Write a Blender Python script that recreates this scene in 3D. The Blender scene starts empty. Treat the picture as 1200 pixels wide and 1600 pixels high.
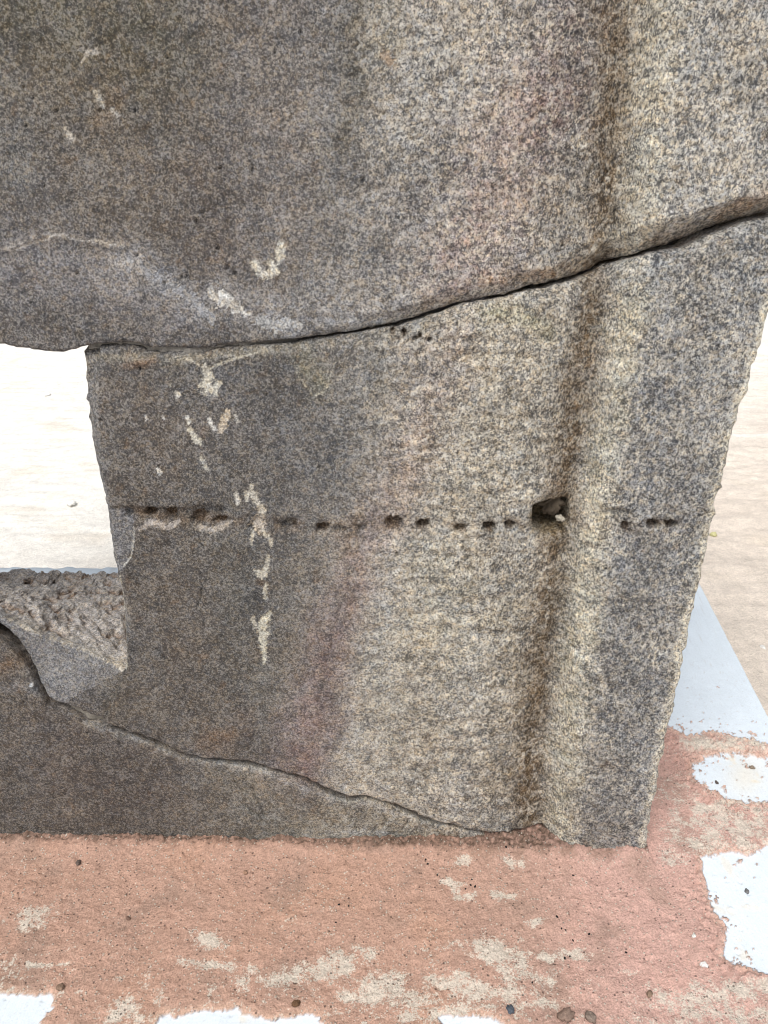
import bpy, math
import numpy as np
from math import radians

S = bpy.context.scene
COL = S.collection
rng = np.random.default_rng(11)

# ------------------------------------------------------------------ camera, sky, sun, exposure
CAM_H = 1.30            # above the plinth top (z = 0)
PITCH = radians(23.6)
F_PX = 1155.0
D1 = 1.17               # distance of the stone face
cam = bpy.data.cameras.new("camera")
camo = bpy.data.objects.new("camera", cam)
COL.objects.link(camo)
camo.location = (0, 0, CAM_H)
camo.rotation_euler = (radians(90) - PITCH, 0, 0)
cam.sensor_fit = 'VERTICAL'
cam.sensor_height = 36.0
cam.lens = F_PX * 36.0 / 1600.0
cam.clip_start = 0.02
cam.clip_end = 2000
S.camera = camo

SUN_EL, SUN_AZ = radians(58), radians(-158)    # azimuth from +Y (behind the stone) towards +X: high, over the viewer's left shoulder
w = bpy.data.worlds.new("World")
S.world = w
w.use_nodes = True
nt = w.node_tree
nt.nodes.clear()
sky = nt.nodes.new('ShaderNodeTexSky')
sky.sky_type = 'NISHITA'
sky.sun_disc = False
sky.sun_elevation = SUN_EL
sky.sun_rotation = SUN_AZ
sky.air_density = 1.0
sky.dust_density = 3.0
sky.ozone_density = 0.6
bg = nt.nodes.new('ShaderNodeBackground')
bg.inputs['Strength'].default_value = 0.12
wo = nt.nodes.new('ShaderNodeOutputWorld')
hs = nt.nodes.new('ShaderNodeHueSaturation')      # thin bright cloud: the sky is nearly colourless
hs.inputs['Saturation'].default_value = 0.30
nt.links.new(sky.outputs[0], hs.inputs['Color'])
nt.links.new(hs.outputs[0], bg.inputs[0])
nt.links.new(bg.outputs[0], wo.inputs[0])
sd = bpy.data.lights.new("sun", 'SUN')
sd.energy = 1.9
sd.angle = radians(34)
sd.color = (1.0, 0.97, 0.93)
so = bpy.data.objects.new("sun", sd)
COL.objects.link(so)
so.location = (2, 6, 8)
so.rotation_euler = (-(radians(90) - SUN_EL), 0, -SUN_AZ)
S.view_settings.view_transform = 'Standard'
S.view_settings.look = 'None'
S.view_settings.gamma = 1.0
S.view_settings.exposure = 0.45
S.cycles.filter_width = 1.05          # a phone picture is sharpened: keep the grain crisp

# ------------------------------------------------------------------ helpers
cp, sp = math.cos(PITCH), math.sin(PITCH)

def face_pt(u, v, Y=D1):
    """photograph direction -> point on the vertical plane y = Y : (x, z)"""
    cx = (np.asarray(u, float) - 600) / F_PX
    cy = (np.asarray(v, float) - 800) / F_PX
    t = Y / (cp - cy * sp)
    return cx * t, CAM_H + t * (-sp - cy * cp)

def top_pt(u, v, z=0.0):
    cx = (np.asarray(u, float) - 600) / F_PX
    cy = (np.asarray(v, float) - 800) / F_PX
    t = (z - CAM_H) / (-sp - cy * cp)
    return cx * t, t * (cp - cy * sp)

def to_uv(x, y, z):
    d = y * cp - (z - CAM_H) * sp
    d = np.maximum(d, 0.05)
    return 600 + F_PX * x / d, 800 + F_PX * (-y * sp - (z - CAM_H) * cp) / d

def lin(c):
    c = np.asarray(c, float) / 255.0
    return np.where(c <= 0.04045, c / 12.92, ((c + 0.055) / 1.055) ** 2.4)

def _h(ix, iy, s):
    n = (ix.astype(np.int64) * 374761393 + iy.astype(np.int64) * 668265263 + s * 974634777) & 0xffffffff
    n = ((n ^ (n >> 13)) * 1274126177) & 0xffffffff
    n = ((n ^ (n >> 16)) * 2246822519) & 0xffffffff
    return ((n ^ (n >> 15)) & 0xffffff) / float(0xffffff)

def vn(x, y, s=0):
    """gradient noise about -1..1"""
    fx, fy = np.floor(x), np.floor(y)
    dx, dy = x - fx, y - fy
    ux = dx * dx * dx * (dx * (dx * 6 - 15) + 10)
    uy = dy * dy * dy * (dy * (dy * 6 - 15) + 10)
    def g(ox, oy):
        a = _h(fx + ox, fy + oy, s) * 2 * np.pi
        return np.cos(a) * (dx - ox) + np.sin(a) * (dy - oy)
    a, b, c, d = g(0, 0), g(1, 0), g(0, 1), g(1, 1)
    return 1.5 * ((a * (1 - ux) + b * ux) * (1 - uy) + (c * (1 - ux) + d * ux) * uy)

def fbm(x, y, scale, octv=4, s=0, gain=0.5):
    o = 0; a = 1.0; n = 0
    for i in range(octv):
        o = o + a * vn(x / scale + 17.3 * i, y / scale - 9.1 * i, s + i)
        n += a * a; a *= gain; scale = scale / 2.03
    return o / math.sqrt(n)

def sstep(a, b, x):
    t = np.clip((x - a) / (b - a), 0, 1)
    return t * t * (3 - 2 * t)

def poly_dist(px, py, pts, closed=False, extra=None):
    """distance to polyline; returns d, side sign of nearest segment, interpolated extra"""
    pts = np.asarray(pts, float)
    n = len(pts)
    best = np.full(px.shape, 1e9); sg = np.zeros(px.shape); ex = np.zeros(px.shape)
    for i in range(n if closed else n - 1):
        a = pts[i]; b = pts[(i + 1) % n]
        vx, vy = b[0] - a[0], b[1] - a[1]
        L = vx * vx + vy * vy + 1e-12
        t = np.clip(((px - a[0]) * vx + (py - a[1]) * vy) / L, 0, 1)
        qx, qy = px - a[0] - t * vx, py - a[1] - t * vy
        d = qx * qx + qy * qy
        m = d < best
        best = np.where(m, d, best)
        sg = np.where(m, np.sign(vx * qy - vy * qx), sg)
        if extra is not None:
            ex = np.where(m, extra[i] + t * (extra[(i + 1) % n] - extra[i]), ex)
    return np.sqrt(best), sg, ex

def inside(px, py, pts):
    pts = np.asarray(pts, float)
    r = np.zeros(px.shape, bool)
    n = len(pts)
    for i in range(n):
        x1, y1 = pts[i]; x2, y2 = pts[(i + 1) % n]
        if y1 == y2: continue
        c = (y1 > py) != (y2 > py)
        r ^= c & (px < (x2 - x1) * (py - y1) / (y2 - y1) + x1)
    return r

def resample(pts, step, amp=0.0, seed=0, closed=True):
    pts = np.asarray(pts, float)
    out = []
    n = len(pts)
    for i in range(n if closed else n - 1):
        a, b = pts[i], pts[(i + 1) % n]
        k = max(1, int(np.hypot(*(b - a)) / step))
        for j in range(k):
            out.append(a + (b - a) * j / k)
    if not closed: out.append(pts[-1])
    out = np.array(out)
    if amp:
        nx = fbm(out[:, 0], out[:, 1], amp * 7, 4, seed, 0.7) * amp
        ny = fbm(out[:, 0], out[:, 1], amp * 7, 4, seed + 9, 0.7) * amp
        out[:, 0] += nx; out[:, 1] += ny
    return out

def tag(o, label=None, cat=None, group=None, kind=None):
    if label: o['label'] = label
    if cat: o['category'] = cat
    if group: o['group'] = group
    if kind: o['kind'] = kind
    return o

def mesh_obj(name, co, quads, mat, col=None, parent=None, smooth=True, tris=None):
    me = bpy.data.meshes.new(name)
    co = np.asarray(co, np.float32); quads = np.asarray(quads, np.int32).reshape(-1, 4)
    nq = len(quads)
    loops = quads.ravel()
    ls = np.arange(nq) * 4; lt = np.full(nq, 4)
    if tris is not None and len(tris):
        tris = np.asarray(tris, np.int32).reshape(-1, 3)
        ls = np.concatenate([ls, nq * 4 + np.arange(len(tris)) * 3])
        lt = np.concatenate([lt, np.full(len(tris), 3)])
        loops = np.concatenate([loops, tris.ravel()])
    me.vertices.add(len(co)); me.vertices.foreach_set('co', co.ravel())
    me.loops.add(len(loops)); me.loops.foreach_set('vertex_index', loops.astype(np.int32))
    me.polygons.add(len(ls))
    me.polygons.foreach_set('loop_start', ls.astype(np.int32))
    try: me.polygons.foreach_set('loop_total', lt.astype(np.int32))
    except Exception: pass
    me.update(calc_edges=True); me.validate()
    me.polygons.foreach_set('use_smooth', np.full(len(me.polygons), smooth))
    if col is not None:
        at = me.color_attributes.new('Col', 'FLOAT_COLOR', 'POINT')
        c4 = np.ones((len(co), 4), np.float32); c4[:, :3] = col
        at.data.foreach_set('color', c4.ravel())
    me.materials.append(mat)
    o = bpy.data.objects.new(name, me)
    COL.objects.link(o)
    if parent is not None: o.parent = parent
    return o

# ------------------------------------------------------------------ materials
class NT:
    def __init__(s, name):
        s.m = bpy.data.materials.new(name); s.m.use_nodes = True
        s.t = s.m.node_tree; s.t.nodes.clear()
        s.out = s.n('ShaderNodeOutputMaterial'); s.b = s.n('ShaderNodeBsdfPrincipled')
        s.l(s.b.outputs[0], s.out.inputs[0])
        s.co = s.n('ShaderNodeTexCoord').outputs['Object']
    def n(s, k): return s.t.nodes.new(k)
    def l(s, a, b): s.t.links.new(a, b)
    def mapping(s, rot, scale):
        m = s.n('ShaderNodeMapping'); m.inputs['Rotation'].default_value = rot; m.inputs['Scale'].default_value = scale
        s.l(s.co, m.inputs[0]); return m.outputs[0]
    def noise(s, scale, detail=3, rough=0.6, vec=None, dist=0.0, lac=2.0):
        n = s.n('ShaderNodeTexNoise'); n.inputs['Scale'].default_value = scale
        n.inputs['Detail'].default_value = detail; n.inputs['Roughness'].default_value = rough
        n.inputs['Distortion'].default_value = dist
        s.l(vec or s.co, n.inputs['Vector']); return n.outputs['Fac']
    def voro(s, scale, feature='F1', out='Distance', vec=None, rnd=1.0):
        n = s.n('ShaderNodeTexVoronoi'); n.feature = feature; n.inputs['Scale'].default_value = scale
        n.inputs['Randomness'].default_value = rnd
        s.l(vec or s.co, n.inputs['Vector']); return n.outputs[out]
    def ramp(s, src, stops, interp='LINEAR'):
        r = s.n('ShaderNodeValToRGB'); r.color_ramp.interpolation = interp
        e = r.color_ramp.elements
        while len(e) < len(stops): e.new(0.5)
        for el, (p, c) in zip(e, stops):
            el.position = p; el.color = (*(c if hasattr(c, '__len__') else (c, c, c)), 1)
        s.l(src, r.inputs[0]); return r.outputs[0]
    def mix(s, a, b, fac, mode='MIX'):
        m = s.n('ShaderNodeMix'); m.data_type = 'RGBA'; m.blend_type = mode; m.clamp_result = False
        for v, i in ((fac, 0), (a, 6), (b, 7)):
            if hasattr(v, 'is_output'): s.l(v, m.inputs[i])
            elif i == 0: m.inputs[0].default_value = v
            else: m.inputs[i].default_value = (*v, 1)
        return m.outputs[2]
    def math(s, op, a, b=0.0):
        m = s.n('ShaderNodeMath'); m.operation = op
        for v, i in ((a, 0), (b, 1)):
            if hasattr(v, 'is_output'): s.l(v, m.inputs[i])
            else: m.inputs[i].default_value = v
        return m.outputs[0]
    def attr(s, name='Col', out='Color'):
        a = s.n('ShaderNodeAttribute'); a.attribute_name = name; return a.outputs[out]
    def bump(s, h, dist, strength=1.0, prev=None):
        b = s.n('ShaderNodeBump'); b.inputs['Distance'].default_value = dist; b.inputs['Strength'].default_value = strength
        s.l(h, b.inputs['Height'])
        if prev: s.l(prev, b.inputs['Normal'])
        return b.outputs[0]

def stone_material():
    k = NT('weathered_granite')
    slant = k.mapping((0, radians(-24), 0), (1.0, 1.0, 0.66))
    flat = k.co
    grain = k.noise(290, 4, 0.75, flat)
    fleck = k.noise(270, 4, 0.75, slant)
    coarse = k.noise(88, 5, 0.75, flat)
    # stretched flecks only where the rock is coarse (right, top); round grains elsewhere
    sep = k.n('ShaderNodeSeparateXYZ'); k.l(k.co, sep.inputs[0])
    sel = k.ramp(k.math('ADD', sep.outputs[0], 0.35), [(0.25, 0.0), (0.6, 1.0)])
    gm = k.mix(grain, fleck, sel)
    rgh = k.attr('Rough', 'Fac')
    sp1 = k.ramp(gm, [(0.34, 0.55), (0.45, 0.82), (0.52, 1.0), (0.60, 1.25), (0.70, 1.6)])
    sp2 = k.ramp(coarse, [(0.32, 0.60), (0.48, 0.97), (0.60, 1.18), (0.72, 1.5)])
    c = k.mix(k.attr(), sp1, 1.0, 'MULTIPLY')
    c = k.mix(c, sp2, 0.85, 'MULTIPLY')
    clump = k.noise(30, 4, 0.7, flat)
    # pale feldspar and dark mica grains, clustered
    fine = k.noise(440, 3, 0.7, flat)
    shiftn = k.math('MULTIPLY', k.math('SUBTRACT', clump, 0.5), 0.24)
    # crisp crystal cells of two sizes
    cry = k.n('ShaderNodeSeparateColor'); k.l(k.voro(430, out='Color'), cry.inputs[0])
    cr2 = k.n('ShaderNodeSeparateColor'); k.l(k.voro(200, out='Color'), cr2.inputs[0])
    cell = k.math('ADD', k.math('MULTIPLY', cry.outputs[0], 0.15), k.math('MULTIPLY', cr2.outputs[1], 0.09))
    g2 = k.math('ADD', k.math('ADD', k.math('MULTIPLY', gm, 0.45), k.math('MULTIPLY', fine, 0.30)), k.math('ADD', shiftn, k.math('ADD', cell, 0.005)))
    hi = k.ramp(g2, [(0.515, 0.0), (0.575, 1.0)])
    lo = k.ramp(g2, [(0.425, 1.0), (0.485, 0.0)])
    light = k.mix(k.mix(k.attr(), (1.95, 1.95, 1.92), 1.0, 'MULTIPLY'), (0.62, 0.60, 0.54), 0.40)
    c = k.mix(c, light, k.math('MULTIPLY', k.math('MULTIPLY', hi, rgh), 0.48))
    dark = k.mix(k.mix(k.attr(), (0.24, 0.26, 0.31), 1.0, 'MULTIPLY'), (0.022, 0.024, 0.028), 0.35)
    c = k.mix(c, dark, k.math('MULTIPLY', k.math('MULTIPLY', lo, rgh), 0.64))
    hue = k.voro(190, out='Color')
    hs = k.n('ShaderNodeSeparateColor'); k.l(hue, hs.inputs[0])
    warm = k.ramp(hs.outputs[0], [(0.0, (0.93, 0.98, 1.08)), (0.6, (1, 1, 1)), (1.0, (1.08, 1.0, 0.88))])
    c = k.mix(c, warm, 0.75, 'MULTIPLY')
    k.l(c, k.b.inputs['Base Color'])
    k.b.inputs['Roughness'].default_value = 0.86
    k.b.inputs['Specular IOR Level'].default_value = 0.3
    h = k.math('ADD', k.math('MULTIPLY', gm, 0.7), k.math('MULTIPLY', coarse, 1.3))
    amp = k.attr('Rough', 'Fac')
    b = k.bump(k.math('MULTIPLY', h, amp), 0.0055, 1.0)
    k.l(b, k.b.inputs['Normal'])
    return k.m

def plain_material(name, grit=200, dist=0.002, var=(0.75, 1.3), rough=0.9, dots=True):
    k = NT(name)
    n1 = k.noise(grit, 4, 0.7); n2 = k.noise(38, 4, 0.65)
    c = k.mix(k.attr(), k.ramp(n1, [(0.3, var[0]), (0.5, 1.0), (0.7, var[1])]), 1.0, 'MULTIPLY')
    c = k.mix(c, k.ramp(n2, [(0.3, 0.9), (0.7, 1.1)]), 1.0, 'MULTIPLY')
    k.l(c, k.b.inputs['Base Color']); k.b.inputs['Roughness'].default_value = rough
    k.b.inputs['Specular IOR Level'].default_value = 0.25
    h = k.math('ADD', n1, n2)
    k.l(k.bump(h, dist, 1.0), k.b.inputs['Normal'])
    return k.m

def plaster_material():
    k = NT('lime_plaster')
    flag = k.attr('Rough', 'Fac')                # 1 on rough red mortar, 0 on the smooth paint
    n1 = k.noise(260, 4, 0.72); n2 = k.noise(60, 4, 0.7)
    vor = k.n('ShaderNodeTexVoronoi'); vor.inputs['Scale'].default_value = 170
    k.l(k.co, vor.inputs['Vector'])
    vs = k.n('ShaderNodeSeparateColor'); k.l(vor.outputs['Color'], vs.inputs[0])
    near = k.ramp(vor.outputs['Distance'], [(0.22, 1.0), (0.38, 0.0)])
    light = k.math('MULTIPLY', near, k.ramp(vs.outputs[0], [(0.80, 0.0), (0.82, 1.0)]))
    dark = k.math('MULTIPLY', near, k.ramp(vs.outputs[1], [(0.90, 0.0), (0.92, 1.0)]))
    light = k.math('MULTIPLY', light, flag); dark = k.math('MULTIPLY', dark, flag)
    var = k.ramp(n1, [(0.3, 0.62), (0.5, 1.0), (0.7, 1.35)])
    c = k.mix(k.attr(), k.mix(k.attr(), var, 1.0, 'MULTIPLY'), k.math('ADD', k.math('MULTIPLY', flag, 0.75), 0.12))
    c = k.mix(c, k.ramp(n2, [(0.3, 0.88), (0.7, 1.1)]), flag, 'MULTIPLY')
    gr_ = k.noise(300, 4, 0.8); gm_ = k.noise(34, 5, 0.8)
    wv = k.math('ADD', k.attr('Worn', 'Fac'), k.math('MULTIPLY', k.math('SUBTRACT', k.math('ADD', k.math('MULTIPLY', gr_, 0.42), k.math('MULTIPLY', gm_, 0.58)), 0.5), 3.6))
    wf = k.ramp(wv, [(0.50, 0.0), (0.64, 1.0)])
    wcol = k.mix((0.68, 0.62, 0.53), var, 0.8, 'MULTIPLY')
    c = k.mix(c, wcol, k.math('MULTIPLY', wf, 0.82))
    stn = k.math('MULTIPLY', k.ramp(k.noise(9, 4, 0.7), [(0.52, 0.0), (0.66, 1.0)]), k.ramp(gr_, [(0.40, 1.0), (0.50, 0.0)]))
    c = k.mix(c, (0.17, 0.13, 0.11), k.math('MULTIPLY', k.math('MULTIPLY', stn, flag), 0.6))
    c = k.mix(c, (0.72, 0.66, 0.56), k.math('MULTIPLY', light, 0.75))
    c = k.mix(c, (0.10, 0.075, 0.065), k.math('MULTIPLY', dark, 0.65))
    k.l(c, k.b.inputs['Base Color']); k.b.inputs['Roughness'].default_value = 0.9
    k.b.inputs['Specular IOR Level'].default_value = 0.2
    br = k.noise(120, 2, 0.5, k.mapping((0, 0, radians(35)), (1, 0.12, 1)))
    h = k.math('ADD', k.math('MULTIPLY', k.math('ADD', n1, n2), flag), k.math('MULTIPLY', light, 0.5))
    h = k.math('SUBTRACT', h, k.math('MULTIPLY', dark, 0.6))
    h = k.math('ADD', h, k.math('MULTIPLY', br, 0.18))
    k.l(k.bump(h, 0.0042, 1.0), k.b.inputs['Normal'])
    return k.m

M_STONE = stone_material()
M_PLASTER = plaster_material()
M_MORTAR = plain_material('grey_mortar', 240, 0.003)
M_SAND = plain_material('pale_sand', 140, 0.006, (0.82, 1.15))

# ------------------------------------------------------------------ outlines (photograph pixels -> stone plane)
CR1 = [(0, 541), (20, 545), (45, 549), (70, 552), (92, 554), (106, 549), (128, 543), (150, 539), (185, 537), (212, 538),
       (232, 545), (256, 546), (278, 545), (298, 548), (320, 546), (352, 541), (400, 537), (450, 532), (500, 526),
       (550, 520), (600, 510), (625, 506), (650, 498), (675, 488), (700, 480), (722, 474), (742, 471), (765, 466), (790, 463),
       (812, 456), (830, 449), (850, 446), (885, 440), (910, 434), (940, 426), (958, 417), (985, 407), (1005, 398), (1025, 390),
       (1050, 384), (1072, 376), (1100, 365), (1130, 353), (1160, 343), (1200, 333), (1235, 322)]
GAP1 = {}
JAMB = [(119, 556), (124, 566), (128, 580), (126, 596), (130, 612), (128, 628), (134, 642), (132, 656), (138, 672), (136, 690),
        (141, 706), (143, 724), (150, 742), (152, 760), (158, 776), (158, 792), (163, 812), (164, 830), (169, 850), (172, 872),
        (176, 890), (182, 905), (185, 930), (187, 955), (190, 985), (193, 1015), (194, 1040), (190, 1056)]
SILL = [(172, 1052), (150, 1044), (120, 1034), (80, 1022), (50, 1012), (28, 1000), (0, 988), (-30, 974), (-50, 968)]
CR2 = [(-62, 968), (-30, 985), (-5, 1000), (14, 1018), (30, 1042), (42, 1066), (54, 1088), (66, 1104), (90, 1113), (112, 1119),
       (134, 1128), (160, 1137), (200, 1150), (240, 1163), (262, 1172), (280, 1180), (318, 1190), (350, 1191), (395, 1196), (430, 1205),
       (452, 1212), (480, 1218), (500, 1230), (525, 1242), (545, 1249), (572, 1249), (600, 1259), (640, 1270), (655, 1279), (680, 1287),
       (712, 1295), (750, 1303), (766, 1309), (800, 1312), (832, 1312), (852, 1309), (862, 1318), (872, 1327)]
RIGHT = [(1006, 1345), (1008, 1325), (1008, 1300), (1014, 1272), (1016, 1248), (1024, 1222), (1026, 1196), (1034, 1170), (1036, 1146),
         (1044, 1122), (1050, 1096), (1052, 1076), (1060, 1046), (1064, 1018), (1072, 992), (1074, 966), (1080, 945), (1090, 905),
         (1094, 880), (1102, 852), (1106, 822), (1114, 800), (1114, 780), (1122, 756), (1126, 728), (1132, 704), (1136, 682),
         (1146, 656), (1152, 632), (1162, 604), (1166, 578), (1176, 548), (1184, 516), (1192, 486), (1200, 462), (1212, 420), (1226, 385), (1232, 345)]

def W(pts):
    p = np.array(pts, float); x, z = face_pt(p[:, 0], p[:, 1]); return np.stack([x, z], 1)

def shift(pts, fn):
    return [(u, v + fn(u)) for u, v in pts]

def gap1(u):
    g = 4.2 + 1.5 * math.sin(u * 0.031) + 1.2 * math.sin(u * 0.083 + 1)
    if u < 120: g = 8
    if 940 < u < 1020: g += 0.5
    if u > 1030: g += 1.5
    return g
def gap2(u):
    g = 8.0 + 3.0 * math.sin(u * 0.047 + 2) + 1.2 * math.sin(u * 0.11)
    if -80 < u < 70: g += 2
    if 450 < u < 560: g += 3
    if 130 < u < 330: g += 2.5
    return g

crk_up = W(CR1)
upper = np.concatenate([[[-1.75, 1.04], [-1.2, 1.062], [-0.9, 1.07]], crk_up, [[0.63, 1.9], [0.61, 2.42], [0.2, 2.47], [-0.9, 2.44], [-1.72, 2.38]]])
top_mid = W(shift([p for p in CR1 if p[0] > 120], gap1))
mid = np.concatenate([W(JAMB[::-1]), top_mid, W(RIGHT[::-1]), [[0.30, -0.03]], W([(878, 1330)]), W(CR2[::-1]), [[-0.93, 0.598], [-0.955, 0.606]], W(SILL[::-1])])
bx, bz = face_pt(872, 1335)
low = np.concatenate([[[-1.70, -0.03], [float(bx), -0.03]], W(shift(CR2[::-1], gap2)),
                      [[-0.93, 0.590], [-0.965, 0.602], [-0.975, 0.66], [-0.985, 1.03], [-1.2, 1.035], [-1.68, 1.02]]])
upper = resample(upper, 0.006, 0.0016, 3)
mid = resample(mid, 0.006, 0.0016, 5)
low = resample(low, 0.006, 0.0016, 7)

# ------------------------------------------------------------------ stone relief (metres towards +y = recessed) and colours
HOLES = [(198, 806, 8, 7, 0.009), (233, 803, 10, 8, 0.018), (265, 804, 10, 8, 0.014), (308, 812, 13, 11, 0.013), (346, 816, 14, 8, 0.014), (322, 800, 22, 8, 0.005),
         (452, 820, 14, 7, 0.010), (502, 826, 10, 7, 0.018), (530, 829, 11, 6, 0.007), (565, 829, 9, 7, 0.008), (614, 820, 15, 11, 0.018),
         (661, 824, 11, 9, 0.022), (720, 829, 10, 7, 0.016), (765, 826, 11, 8, 0.022), (798, 824, 9, 8, 0.018),
         (975, 818, 9, 8, 0.014), (1017, 814, 12, 7, 0.020), (1045, 814, 10, 7, 0.020), (960, 797, 16, 6, 0.005),
         (402, 820, 14, 12, 0.006), (632, 522, 4.5, 7, 0.014), (614, 520, 4, 6, 0.012), (650, 529, 5, 4, 0.010), (657, 526, 3.5, 4, 0.012),
         (672, 531, 3.5, 3, 0.01), (705, 874, 7, 5, .007), (733, 876, 5, 5, .006), (735, 892, 5, 5, .006), (594, 392, 11, 12, 0.004)]
PITS = [(207, 172, 3), (343, 262, 3), (392, 265, 3), (316, 332, 3), (305, 345, 3), (339, 388, 4), (354, 420, 4), (365, 427, 3),
        (254, 443, 3), (289, 432, 3), (507, 414, 3), (566, 282, 4), (469, 48, 3), (259, 88, 3), (30, 134, 3), (152, 171, 3), (215, 578, 3),
        (281, 433, 3), (211, 399, 3), (983, 465, 3), (898, 1010, 2.5), (812, 760, 4), (822, 730, 3), (620, 868, 3), (723, 858, 3),
        (569, 1220, 2.5), (440, 1233, 2.5), (1002, 390, 3), (655, 780, 3)]
for i in range(90):
    PITS.append((rng.uniform(0, 1200), rng.uniform(0, 1320), rng.uniform(1.4, 2.6)))

def groove_u(V):
    return np.interp(V, [-300, 0, 150, 300, 400, 480, 560, 700, 800, 900, 1000, 1100, 1200, 1300, 1400],
                     [1030, 1002, 990, 978, 966, 952, 938, 918, 904, 892, 880, 868, 856, 852, 848])

FLAKE = [(-200, 400), (0, 392), (40, 378), (80, 366), (130, 378), (190, 386), (250, 410), (300, 432), (345, 462), (400, 478), (470, 487), (560, 488), (620, 484), (700, 470)]
LEDGE = [(600, 560), (598, 640), (585, 700), (592, 770), (590, 800), (566, 860), (545, 920), (520, 1000), (512, 1060), (500, 1100)]
LEDGE2 = [(640, 1050), (590, 1075), (550, 1110), (520, 1150), (495, 1185), (480, 1215)]
CHIP = [(440, 540), (455, 570), (470, 595), (492, 620), (508, 610), (516, 585), (530, 555), (560, 535)]
CHIP2 = [(165, 925), (178, 905), (202, 880), (207, 850), (207, 826), (225, 822), (270, 826), (285, 822), (320, 838), (338, 830)]
CHIP3 = [(176, 558), (215, 560), (270, 560), (300, 565), (322, 578), (352, 562), (400, 556), (440, 552)]
JSTRIP = [(150, 590), (150, 650), (158, 730), (175, 800), (182, 900), (196, 930), (200, 980), (199, 1040), (190, 1062)]

def stroke(U, V, pts, wd):
    d, s, e = poly_dist(U, V, pts, extra=(wd if hasattr(wd, '__len__') else [wd] * len(pts)))
    return d, s, e

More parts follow.
